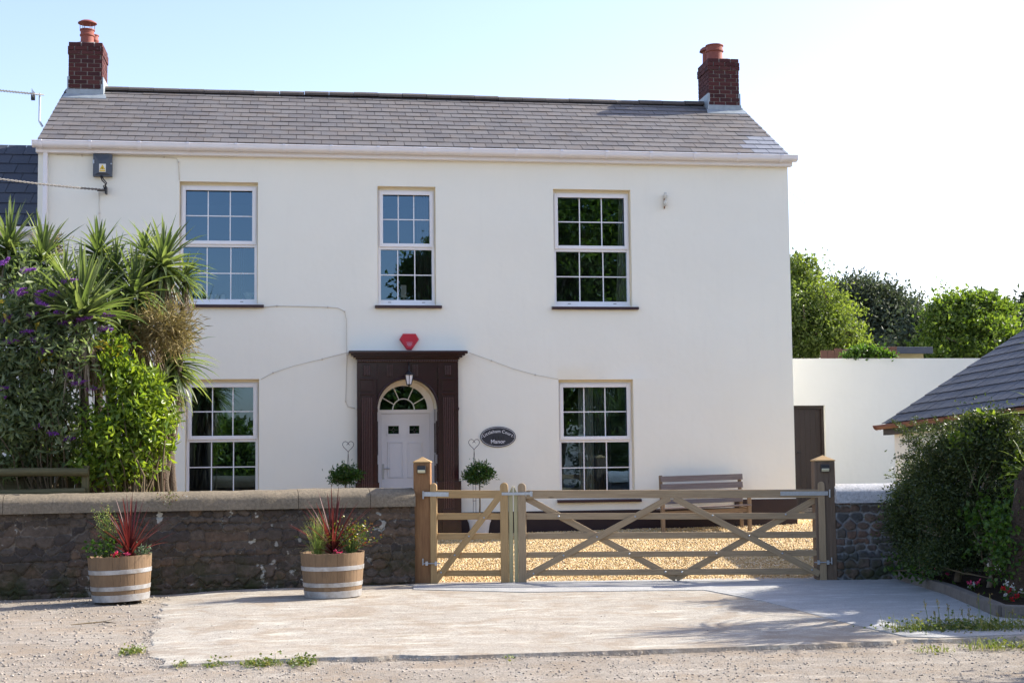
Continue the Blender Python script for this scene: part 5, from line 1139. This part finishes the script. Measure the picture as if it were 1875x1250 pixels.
for i in range(7): zz_ = z0+.1+i*(z1-z0-.2)/6; board("cross_slat", (x0-.03, -4.92, zz_+.03), (x1+.03, -4.92, zz_-.04), .02, .012, M['trellis'], tr_)
for i in range(1, 4): xx = x0+(x1-x0)*i/4; board("slat", (xx, -4.885, z0), (xx, -4.885, z1-.05*i), .018, .012, M['trellis'], tr_, up=Vector((0, 1, 0)))

# bay trees with wire hearts
def baytree(px, py, Y, rx, rz, hx, hy, label, hlabel, plabel):
    c = U3(px, py, Y); zg = ground(c.x, Y); s_ = (Y-CAM[1])/F
    pt = thing("plant_pot", plabel, "plant pot", (c.x, Y, zg), 0, "pots beside the front door")
    obj("pot", MB().lathe([(.125, 0), (.17, .27), (.185, .30), (.19, .33), (.175, .335), (.165, .30)], (c.x, Y, zg), 28), plain("pale_enamel_pot", (.55, .58, .62), .4), pt, smooth=40)
    obj("soil", MB().lathe([(.165, .29), (.01, .30)], (c.x, Y, zg), 20, False), M['soil'], pt)
    tr = thing("bay_tree", label, "potted tree", (c.x, Y, zg+.3), 0, "standard bay trees beside the front door"); tips = [(c.x+random.uniform(-.18, .18), Y+random.uniform(-.15, .15), c.z+random.uniform(-.1, .1)) for _ in range(12)]
    fk = Vector((c.x+.01, Y, c.z-.14)); m = MB().tube([(c.x, Y, zg+.3), (c.x+.012, Y, (zg+c.z)/2), fk], [.014, .012, .011], 8); branches(fk, tips, .008, .003, mb=m)
    obj("trunk", m, M['stem'], tr, smooth=True)
    bl = [(c.x, Y, c.z, rx*s_*.8, .2, rz*s_*.85), (c.x+rx*s_*.45, Y, c.z-.02, rx*s_*.5, .15, rz*s_*.45), (c.x-rx*s_*.5, Y, c.z-.04, rx*s_*.45, .15, rz*s_*.5)]
    obj("crown", cloud(bl, 170, 11, .035, .055, .022, shell=.35), M['bay'], tr)
    h = U3(hx, hy, Y+.06); hs = thing("wire_heart", hlabel, "garden ornament", (h.x, Y+.06, zg+.3), 0, "wire heart plant supports")
    pts = []; S = .088
    for i in range(25):
        t = PI*i/12*.98-.0; pts.append((h.x+S*math.sin(t)**3, h.y, h.z+S*.95*(13*math.cos(t)-5*math.cos(2*t)-2*math.cos(3*t)-math.cos(4*t))/14))
    m = MB().tube(pts, .0045, 6, False); m.tube([(h.x, h.y, h.z+S*.38), (h.x-.025, h.y, h.z+S*.15)], .004, 5).tube([(h.x, h.y, h.z+S*.38), (h.x+.025, h.y, h.z+S*.15)], .004, 5)
    obj("heart", m, M['rust'], hs)
    m = MB()
    for dx in (-.022, .022): m.tube([(h.x+dx*.0, h.y, h.z-S*1.15), (h.x+dx, h.y, h.z-S*1.15-.35), (h.x+dx, h.y, zg+.28)], .004, 5)
    for zz_ in (zg+.42, zg+.62, zg+.95): m.tube([(h.x-.03, h.y, zz_), (h.x+.03, h.y, zz_)], .004, 5)
    obj("support_rod", m, M['rust'], hs)
baytree(877, 866, -.75, 30, 22, 868, 812, "round-headed bay tree in a pot right of the front door", "rusty wire heart on a stem standing right of the front door", "pale grey-blue metal pot right of the front door")
baytree(631, 868, -.75, 29, 20, 637.5, 816, "round-headed bay tree left of the front door, its pot behind the wall", "rusty wire heart on a stem standing left of the front door", "pale grey-blue metal pot left of the front door")

# barrel planting
def cordy_red(c, R, n, label):
    t = thing("red_cordyline", label, "spiky plant", c, 0, "red cordylines in the half-barrels"); random.seed(int(R*1000)+n); obj("leaves", rosette(c+Vector((0, 0, .05)), R, int(n*1.5), 90, 28, wd=.030, droop=.18), M['cordy_red'], t)
c1 = Vector((b1p.x+.10, b1p.y-.05, b1p.z)); cordy_red(c1, .60, 44, "red spiky cordyline in the left barrel planter")
c2 = Vector((b2p.x+.0, b2p.y-.02, b2p.z)); cordy_red(c2, .62, 46, "red spiky cordyline in the right barrel planter")
def rushes(c, label):
    t = thing("seedhead_plant", label, "plant", c); m = MB(); P = []; 
    for i in range(26):
        b = c+Vector((random.uniform(-.06, .06), random.uniform(-.05, .05), 0)); tp = b+Vector((random.uniform(-.16, .05), random.uniform(-.08, .08), random.uniform(.38, .62))); md = b.lerp(tp, .5)+Vector((random.uniform(-.02, .03), 0, .02)); m.tube([b, md, tp], .0032, 4, False)
        for k in range(22): s = random.uniform(.5, 1.02); P.append(np.array(b.lerp(tp, s))+RNG.normal(size=3)*.014)
    obj("stalks", m, M['gstem'], t); P = np.array(P); n = len(P); obj("seedheads", kites(P, rdir(n), np.full(n, .017), np.full(n, .010)), M['stipa'], t)
rushes(Vector((b1p.x-.12, b1p.y, b1p.z)), "tall green plant with yellowish seedheads in the left barrel planter")
def leafy(name, label, c, r, n, mat, L, W, h=.12):
    t = thing(name, label, "plant", c); tips = [tuple(Vector(c)+Vector((random.gauss(0, r*.6), random.gauss(0, r*.4), h*random.uniform(.5, 1.3)))) for _ in range(max(6, n//6))]
    m = branches(c, tips, .004, .002); obj("stems", m, M['gstem'], t); T_ = np.array(tips)[RNG.integers(0, len(tips), n)]+RNG.normal(size=(n, 3))*r*.22
    obj("leaves", kites(T_, unit(rdir(n)*[1, 1, .4]+[0, 0, .2]), L*RNG.uniform(.7, 1.2, n), W*RNG.uniform(.7, 1.2, n)), M[mat], t); return t
leafy("geranium", "light green leafy plant spilling over the left edge of the left barrel", (b1p.x-.17, b1p.y-.14, b1p.z+.02), .15, 90, 'ivy', .055, .05, .14)
leafy("silver_plant", "silvery ferny plant at the right side of the left barrel", (b1p.x+.24, b1p.y-.12, b1p.z+.01), .08, 120, 'silver', .035, .012, .10)
def flowers(label, spots, mats, base, r=.018, grp=None):
    t = thing("flower", label, "flowers", base)
    n0 = len(spots); P = np.repeat(np.array(spots), 14, 0)+RNG.normal(size=(14*n0, 3))*r*.5
    for k, mt in enumerate(mats): q = P[(np.arange(len(P))//14) % len(mats) == k]; obj("petals", kites(q, unit(rdir(len(q))+[0, -.3, .3]), np.full(len(q), r*1.2), np.full(len(q), r)), M[mt], t)
    lv = P[::2]+[0, 0, -.03]; obj("leaves", kites(lv, unit(rdir(len(lv))+[0, 0, .3]), np.full(len(lv), r*2), np.full(len(lv), r*1.2)), M['ivy'], t); return t
flowers("pink and red bedding flowers at the front rim of the left barrel", [(b1p.x-.03, b1p.y-.27, b1p.z+.07), (b1p.x-.0, b1p.y-.28, b1p.z+.05), (b1p.x+.09, b1p.y-.26, b1p.z+.06), (b1p.x-.05, b1p.y-.26, b1p.z+.04)], ['petal_p', 'petal_r'], b1p, .022)
flowers("magenta and yellow bedding flowers at the front rim of the right barrel", [(b2p.x+.03, b2p.y-.27, b2p.z+.06), (b2p.x+.06, b2p.y-.28, b2p.z+.04), (b2p.x+.01, b2p.y-.26, b2p.z+.04)], ['petal_p'], b2p, .020)
st_ = thing("feather_grass", "pale green feathery grass tuft at the left of the right barrel", "grass tuft", (b2p.x-.17, b2p.y-.1, b2p.z)); out = []
for i in range(240):
    a = random.uniform(0, 2*PI); s = abs(random.gauss(0, .28)); d = (math.cos(a)*s, math.sin(a)*s, 1); out.append(strap((b2p.x-.17+random.gauss(0, .025), b2p.y-.1+random.gauss(0, .025), b2p.z), d, random.uniform(.2, .50), .0045, random.uniform(.1, .9)*(s*3+.2), 5, a))
obj("blades", merge(out), M['stipa'], st_)
ro = leafy("rose_bush", "small rose bush with dark glossy and reddish leaves at the right of the right barrel", (b2p.x+.20, b2p.y-.05, b2p.z), .20, 420, 'rose', .034, .022, .26) if 'rose' in M else None
M['rose'] = leafmat("rose_leaf", [(.025, .06, .015), (.05, .10, .02), (.16, .03, .025), (.07, .13, .02), (.30, .30, .03), (.04, .09, .02)], .35, .3, (1.8, 1.6, .5))
ro = leafy("rose_bush", "small rose bush with dark glossy and reddish leaves at the right of the right barrel", (b2p.x+.20, b2p.y-.05, b2p.z), .19, 480, 'rose', .034, .022, .26)

# ================================================================== RIGHT-HAND BED
KP = [UZ(1642, 1063), UZ(1740, 1094), UZ(1836, 1136), UZ(1960, 1142)]
kb = thing("stone_kerb", "grey stone kerb edging the flower bed at the right", "kerb", (KP[0][0], KP[0][1], 0))
for (a, b) in zip(KP[:-1], KP[1:]):
    a = Vector((*a, 0)); b = Vector((*b, 0)); n = max(1, int((b-a).length/.55))
    for i in range(n):
        p, q = a.lerp(b, i/n), a.lerp(b, (i+1)/n); d = (q-p).normalized(); z = Vector((0, 0, .055+random.uniform(-.006, .006))); board("kerb_block", p+d*.004+z, q-d*.004+z, .19, .10, M['kerb'], kb, bevel=.014)
bs = [(KP[0][0]+.06, KP[0][1]), (KP[2][0]+.08, KP[2][1]+.04), (KP[3][0], KP[3][1]+.05), (8.77, -11.0), (8.77, -6.9), (7.4, -6.9)]
o = obj("bed_soil", MB().prism([(a, b) for a, b in bs], -.05, .11, 'z'), M['bed_soil']); o["kind"] = "structure"
def HB(px, py, Y, rx, rz, ry=.4, w=None): return B3(px, py, Y, rx, rz, ry, w)
hb_ = [HB(1805, 818, -8.9, 62, 42, .35), HB(1860, 822, -9.2, 50, 44, .3), HB(1790, 775, -8.8, 26, 14, .2, .06), HB(1835, 772, -9.0, 22, 12, .2, .04), HB(1735, 862, -8.0, 76, 60), HB(1655, 950, -7.35, 30, 45, .3), HB(1860, 1000, -9.2, 50, 60, .3), HB(1760, 1010, -8.4, 90, 40, .35), HB(1780, 830, -8.4, 70, 62), HB(1690, 900, -7.6, 52, 70), HB(1665, 950, -7.3, 38, 70, .3), HB(1760, 930, -8.3, 90, 70), HB(1850, 850, -8.9, 60, 62), HB(1840, 940, -8.9, 60, 60, .35), HB(1700, 1000, -7.6, 60, 45, .3), HB(1790, 1000, -8.2, 60, 30, .3), HB(1748, 815, -8.1, 36, 24, .3), HB(1920, 880, -9.2, 70, 100)]
he = thing("garden_hedge", "dense dark green bush overhanging the kerbed bed at the right", "bush", (7.6, -8.2, .1))
tr = MB()
for (a, b, Y, r) in (((1690, 1068), (1683, 960), -7.6, .035), ((1690, 1068), (1705, 990), -7.7, .02), ((1752, 1070), (1758, 985), -8.1, .045), ((1808, 1090), (1812, 1000), -8.8, .035), ((1812, 1000), (1830, 930), -8.8, .03), ((1683, 960), (1650, 925), -7.5, .02), ((1758, 985), (1780, 900), -8.1, .03)):
    p, q = U3(*a, Y), U3(*b, Y); m_ = p.lerp(q, .5)+Vector((random.uniform(-.06, .06), 0, .0)); tr.tube([p, m_, q], [r, r*.85, r*.7], 8)
branches(U3(1758, 985, -8.1), [(b[0]+random.uniform(-.2, .2), b[1], b[2]+random.uniform(-.1, .2)) for b in hb_ for _ in range(3)], .02, .005, mb=tr)
obj("trunk", tr, M['palebark'], he, smooth=True)
obj("foliage", merge([cloud(hb_, 4300, 15, .05, .036, .015, shell=.35, out=.5, up=.05, zmin=.2), cloud(hb_, 1500, 18, .10, .045, .022, shell=.1, zmin=.25)]), M['hedge'], he)
# arching sprays out of the top
sp_ = []
for k in range(150):
    px = random.uniform(1665, 1870); b = U3(px, 830+random.uniform(-25, 20), -8.2-(px-1690)/220); d = unit(np.array([[random.uniform(-.9, .5), random.uniform(-.5, .3), random.uniform(.5, 1.1)]]))[0]; L = random.uniform(.3, .62)
    for s in np.linspace(.1, 1, 16): p = np.array(b)+d*L*s+[0, 0, -.22*s*s]; sp_.append(p)
sp_ = np.repeat(np.array(sp_), 4, 0)+RNG.normal(size=(len(sp_)*4, 3))*.012; n = len(sp_); obj("arching_sprays", kites(sp_, rdir(n), np.full(n, .026), np.full(n, .012)), M['hedge'], he)
shrub("climbing_vine", "bright green vine shoots scrambling over the top of the dark bush", "vine", U3(1790, 900, -8.9), [B3(1765, 800, -8.85, 18, 34, .15), B3(1812, 775, -9.0, 24, 18, .12), B3(1850, 800, -9.1, 18, 14, .1), B3(1862, 860, -9.4, 18, 50, .1)], 'lime', 40, 8, .05, .07, .05, stems=3, stemmat='gstem', r0=.004, shell=.2)
shrub("ivy", "dark ivy hanging on the trunks inside the bed beside the bush", "ivy", U3(1820, 1060, -9.0), [B3(1838, 990, -9.9, 20, 75, .15), B3(1850, 940, -9.7, 26, 50, .2), B3(1800, 960, -9.0, 25, 60, .2), B3(1700, 1040, -8.2, 30, 18, .2), B3(1648, 1040, -7.3, 20, 25, .15)], 'ivy', 150, 9, .06, .055, .05, stems=8, r0=.006, shell=.3, drop=.3, zmin=.12)
tp = thing("bed_palm", "palm with a rough lichened trunk at the right edge of the bed", "palm", U3(1862, 1105, -9.9)); b0_, b1_ = U3(1858, 1100, -9.9), U3(1868, 905, -9.9); b1_ = b1_+Vector((.05, 0, .15))
pts = [b0_.lerp(b1_, i/14)+Vector((.008*math.sin(i*1.7), 0, 0)) for i in range(15)]; obj("trunk", MB().tube(pts, [.105+.004*math.sin(i*2.1)-.001*i for i in range(15)], 14), M['palmbark'], tp, smooth=True)
for hp in ((7.75, -10.5, 2.45), (8.1, -10.0, 2.9), (7.6, -11.1, 2.2), (8.4, -10.7, 2.7)):
    obj("branch", MB().tube([b1_, b1_.lerp(Vector(hp), .5)+Vector((0, 0, -.15)), hp], [.08, .06, .05], 8), M['palmbark'], tp, smooth=True); obj("leaf_head", rosette(Vector(hp), .72, 90, 85, -40, .05, .6), M['cordy'], tp)
obj("leaf_head", merge([rosette(b1_+Vector((.12, .1, .02)), .45, 40, 80, -15, .03, .6), rosette(b1_+Vector((.6, .1, .5)), .8, 70, 85, -35, .04, .6)]), M['cordy'], tp)
flowers("red and white bedding flowers in the bed below the palm trunk", [tuple(U3(a, b, -10.2)) for a, b in ((1837, 1078), (1840, 1088), (1848, 1082), (1856, 1075), (1862, 1090), (1870, 1082), (1852, 1095), (1843, 1068))], ['petal_r', 'petal_w'], U3(1850, 1100, -10.2), .02)
flowers("pink bedding flowers in the bed between the trunks", [tuple(U3(a, b, -9.2)) for a, b in ((1775, 1065), (1782, 1070), (1790, 1066), (1778, 1074))], ['petal_p', 'petal_w'], U3(1780, 1085, -9.2), .02)
flowers("deep pink bedding flowers at the near end of the bed by the stone pier wall", [tuple(U3(a, b, -7.9)) for a, b in ((1702, 1046), (1712, 1043), (1735, 1050), (1690, 1052))], ['petal_p'], U3(1710, 1068, -7.9), .018)

shrub("verge_bush", "tall verge bush standing just outside the right edge of the lane", "bush", (8.4, -14.1, 0), [(8.4, -14.1, 2.3, 1.0, 1.0, 1.1), (8.2, -14.2, 1.3, 1.1, 1.0, 1.1)], 'hedge', 600, 14, .12, .10, .05, stems=12, shell=.3)
# weeds: each clump a thing of its own
def weed(px, py, w_, h, n, mat, label, grp="weed clumps along the driveway edge", clover=0, z=0.0):
    x, y = UZ(px, py, z); t = thing("weed_clump", label, "weeds", (x, y, z), 0, grp); out = []
    for i in range(n):
        bx, by = x+random.uniform(-w_, w_), y+random.uniform(-.5, .5)*min(.25, w_); a = random.uniform(0, 2*PI); s = random.uniform(.1, .8); out.append(strap((bx, by, z), (math.cos(a)*s, math.sin(a)*s, 1), h*random.uniform(.4, 1.1), .006, random.uniform(.2, 1), 4, a))
    obj("blades", merge(out), M['grass' if mat == 'grass' else mat], t)
    if clover:
        k = clover; P = np.stack([x+RNG.normal(size=k)*w_*.45, y+RNG.normal(size=k)*.12, z+np.abs(RNG.normal(size=k))*h*.28+.01], 1); obj("leaves", kites(P, unit(rdir(k)*[1, 1, .3]+[0, 0, .15]), np.full(k, .032), np.full(k, .024)), M['clover'], t)
    return t
random.seed(3)
weed(1745, 1158, .62, .19, 420, 'grass', "wide bright clover and grass clump at the right edge of the driveway", clover=1100)
weed(1850, 1158, .35, .18, 300, 'grass', "straw-tipped grass clump at the far right beside the kerb", clover=160)
weed(1850, 1186, .40, .11, 260, 'grass', "grassy verge patch at the far right in front of the clover", clover=90)
weed(1712, 1192, .16, .07, 60, 'grass', "small thin grass tuft in front of the wide clover clump", clover=20)
weed(243, 1196, .10, .07, 70, 'grass', "small tuft at the left corner of the driveway", clover=90)
weed(480, 1218, .16, .08, 90, 'grass', "green tuft under the middle of the broken driveway lip", clover=110)
weed(553, 1216, .11, .09, 80, 'grass', "tallest tuft right of centre on the broken driveway lip", clover=90)
weed(395, 1218, .10, .05, 50, 'grass', "low tuft on the left half of the broken driveway lip", clover=50)
weed(332, 1220, .06, .05, 40, 'grass', "tiny tuft near the left end of the broken driveway lip", clover=25)
weed(930, 1204, .05, .03, 25, 'grass', "tiny sprig on the driveway edge below the gate closing strips", clover=12)
for k, (px, py, l) in enumerate(((1648, 1128, .30), (1705, 1150, .28), (1620, 1150, .2), (1765, 1140, .25), (1685, 1140, .22))): pass
sk = thing("weed_clump", "tall bare seed stalks rising from the wide clover clump", "weeds", (*UZ(1700, 1160), 0), 0, "weed clumps along the driveway edge"); m = MB(); P = []
for px in (1700, 1712, 1736, 1765, 1768, 1790, 1812, 1830, 1852, 1720):
    b = Vector((*UZ(px, 1156), 0)); tp_ = b+Vector((random.uniform(-.05, .05), 0, random.uniform(.16, .32))); m.tube([b, b.lerp(tp_, .5)+Vector((.01, 0, 0)), tp_], .003, 4, False)
    for j in range(14): P.append(np.array(b.lerp(tp_, random.uniform(.7, 1.0)))+RNG.normal(size=3)*.006)
obj("stalks", m, M['gstem'], sk); P = np.array(P); obj("seedheads", kites(P, unit(rdir(len(P))*.5+[0, 0, 1]), np.full(len(P), .022), np.full(len(P), .009)), M['panicle'], sk)
wsp = thing("wall_weed", "dry trailing weed on the coping below the lower left window", "weeds", U3(308, 905, -6.0), 0); cw = np.array(U3(310, 905, -6.15)); P = cw+RNG.normal(size=(70, 3))*[.07, .03, .05]+[0, 0, -.03]; obj("leaves", kites(P, rdir(70), np.full(70, .022), np.full(70, .014)), M['rose'], wsp)
m = MB()
for k in range(9): a = Vector(cw); b = a+Vector((random.uniform(-.15, .1), 0, random.uniform(-.12, .28))); m.tube([a, a.lerp(b, .5)+Vector((.02, 0, .02)), b], .002, 4, False)
obj("stems", m, M['stem'], wsp)
for k in range(1): pass
tw = MB(); p_ = [Vector((*UZ(a, b), .02)) for a, b in ((130, 1147), (160, 1144), (190, 1141), (212, 1144))]; tw.tube(p_, [.004, .007, .006, .003], 5).tube([p_[2], p_[2]+Vector((.1, .06, .02))], .003, 4); tag(obj("fallen_twig", tw, M['stem']), "thin fallen twig lying on the dirt in front of the left barrel", "twig")

# ================================================================== TREES BEHIND THE HOUSE
def tree(name, label, trunk, blobs, mat, ncl, per, spread, L, W, bark='bark', tr_r=.12, grp=None, **kw):
    t = thing(name, label, "tree", trunk, 0, grp); c = np.mean([b[:3] for b in blobs], 0); fk = Vector((c[0], c[1], max(trunk[2]+.3, c[2]-max(b[5] for b in blobs)*1.0)))
    m = MB().tube([trunk, Vector(trunk).lerp(fk, .5)+Vector((.05, 0, 0)), fk], [tr_r, tr_r*.85, tr_r*.75], 10)
    for b in blobs: branches(fk, [(b[0]+random.uniform(-.8, .8)*b[3], b[1]+random.uniform(-.8, .8)*b[4], b[2]+random.uniform(-.6, .7)*b[5]) for _ in range(5)], tr_r*.45, .012, mb=m)
    obj("trunk", m, M[bark], t, smooth=True); cr = [cloud(blobs, ncl, per, spread, L, W, **kw)]
    for b in blobs:
        for _ in range(7):
            d = rdir(1)[0]; d[2] = abs(d[2])+.25; d /= np.linalg.norm(d); p0 = np.array(b[:3])+d*np.array(b[3:6])*.85; ln = min(b[3], b[5])*random.uniform(.3, .65); k = 34; s = RNG.random(k); cr.append(kites(p0+d*ln*s[:, None]+RNG.normal(size=(k, 3))*(.10*ln*(1.3-s))[:, None], rdir(k), np.full(k, L*.8), np.full(k, W*.8)))
    obj("crown", merge(cr), M[mat], t); return t
random.seed(21)
tree("broadleaf_tree", "pale green airy tree right beside the house corner behind the annex wall", (9.6, 9, .3), [B3(1475, 560, 9, 75, 60, 1.2), B3(1520, 590, 8.5, 50, 48, 1), B3(1460, 500, 9.3, 30, 30, .6, .2), B3(1500, 630, 8.5, 60, 35, 1), B3(1552, 628, 8.5, 22, 28, .5, .15), B3(1440, 620, 9, 60, 60, 1)], 'treeL', 1500, 14, .15, .10, .052, shell=.25)
tree("oak_tree", "dark blue-green spreading tree behind the pale one", (17.5, 30, 0), [B3(1590, 575, 30, 66, 54, 2), B3(1562, 542, 30, 36, 28, 1.5), B3(1635, 590, 30, 45, 42, 2), B3(1665, 625, 29, 38, 36, 2), B3(1590, 640, 29, 60, 24, 2)], 'treeD', 1800, 16, .30, .18, .09, tr_r=.35, shell=.3)
tree("hedgerow_tree", "mid-green bushy tree between the dark tree and the tall garden tree", (16.8, 18, 0), [B3(1690, 625, 18, 34, 34, 1.2), B3(1680, 590, 18, 12, 22, .5, .1), B3(1720, 640, 18, 30, 25, 1)], 'treeD', 330, 14, .20, .18, .09, shell=.25)
tree("garden_tree", "bright leafy tree with loose upright shoots above the outbuilding roof", (12.8, 6.5, 0), [B3(1755, 600, 6.5, 68, 45, 1), B3(1810, 610, 6.5, 62, 48, 1), B3(1760, 640, 6.3, 80, 30, 1), B3(1780, 560, 6.5, 42, 26, .6, .35), B3(1735, 580, 6.5, 25, 40, .6, .35), B3(1835, 570, 6.6, 30, 18, .4, .08), B3(1845, 650, 6.3, 50, 40, .8), B3(1700, 650, 6.3, 30, 20, .7, .3)], 'treeB', 1300, 14, .12, .115, .065, shell=.2)
tree("conifer", "dark tree top at the right edge above the outbuilding roof", (22, 26, 0), [B3(1875, 570, 26, 22, 28, 1.2), B3(1880, 600, 26, 42, 24, 1.5), B3(1868, 625, 26, 40, 20, 1.5)], 'treeD', 260, 14, .22, .22, .10, tr_r=.2, shell=.3)
shrub("wall_vine", "green creeper spilling over the top of the annex wall", "vine", U3(1590, 660, 2.7), [B3(1590, 645, 2.62, 32, 12, .15), B3(1560, 650, 2.6, 20, 8, .12), B3(1622, 650, 2.6, 16, 7, .1)], 'ivy', 130, 10, .05, .075, .05, stems=12, r0=.006, shell=.2)
for k, (px, l) in enumerate(((1726, "left of two thin shoots standing above the garden tree"), (1822, "right of two thin shoots standing above the garden tree"))):
    t = thing("tall_shoot", l, "shoot", U3(px, 640, 6.2), 0, "thin shoots above the garden tree"); a, b = U3(px, 640, 6.2), U3(px-4, 515+20*k, 6.2); m = MB().tube([a, a.lerp(b, .5)+Vector((.04, 0, 0)), b], [.012, .008, .003], 5); obj("stem", m, M['gstem'], t)
    s = RNG.random(70); P = np.array([list(a.lerp(b, .25+.75*x)) for x in s])+RNG.normal(size=(70, 3))*.07; obj("leaves", kites(P, rdir(70), np.full(70, .10), np.full(70, .05)), M['treeB'], t)

# trees and hedge across the lane, seen only as reflections in the window panes
def rtree(x, y, h, r, label, n=700, mat='treeB'):
    z = h-r*.75; bl = [(x, y, z, r, r, r*.8), (x-r*.6, y, z-r*.5, r*.7, r*.7, r*.6), (x+r*.6, y, z-r*.6, r*.75, r*.7, r*.65), (x, y, z-r*1.1, r*.9, r*.8, r*.7), (x+r*.2, y+r*.3, z+r*.35, r*.5, r*.5, r*.5)]
    tree("lane_tree", label, (x, y, 0), bl, mat, n, 16, .35, .30, .16, tr_r=.3, shell=.4, grp="trees across the lane")
rtree(11.6, -41, 13.5, 4.4, "tree across the lane reflected in the upper right window", 1700); rtree(16, -43, 15, 5, "tallest tree across the lane reflected at the right", 900); rtree(6.7, -44, 11.6, 1.5, "slim tree across the lane reflected in the upper middle window", 400); rtree(24, -42, 13, 5, "broad tree across the lane furthest to the right", 700)
rtree(4.6, -39, 6.3, 2.2, "fifth small tree across the lane reflected in the fanlight", 350)
for k, x in enumerate((-14, -8.5, -3.5, 1.0)):
    rtree(x, -38-k % 2*2, [3.6, 3.9, 2.9, 3.2][k], 1.7, "%s small tree across the lane reflected in the lower windows" % ["leftmost", "second from left", "third from left", "fourth from left"][k], 350)
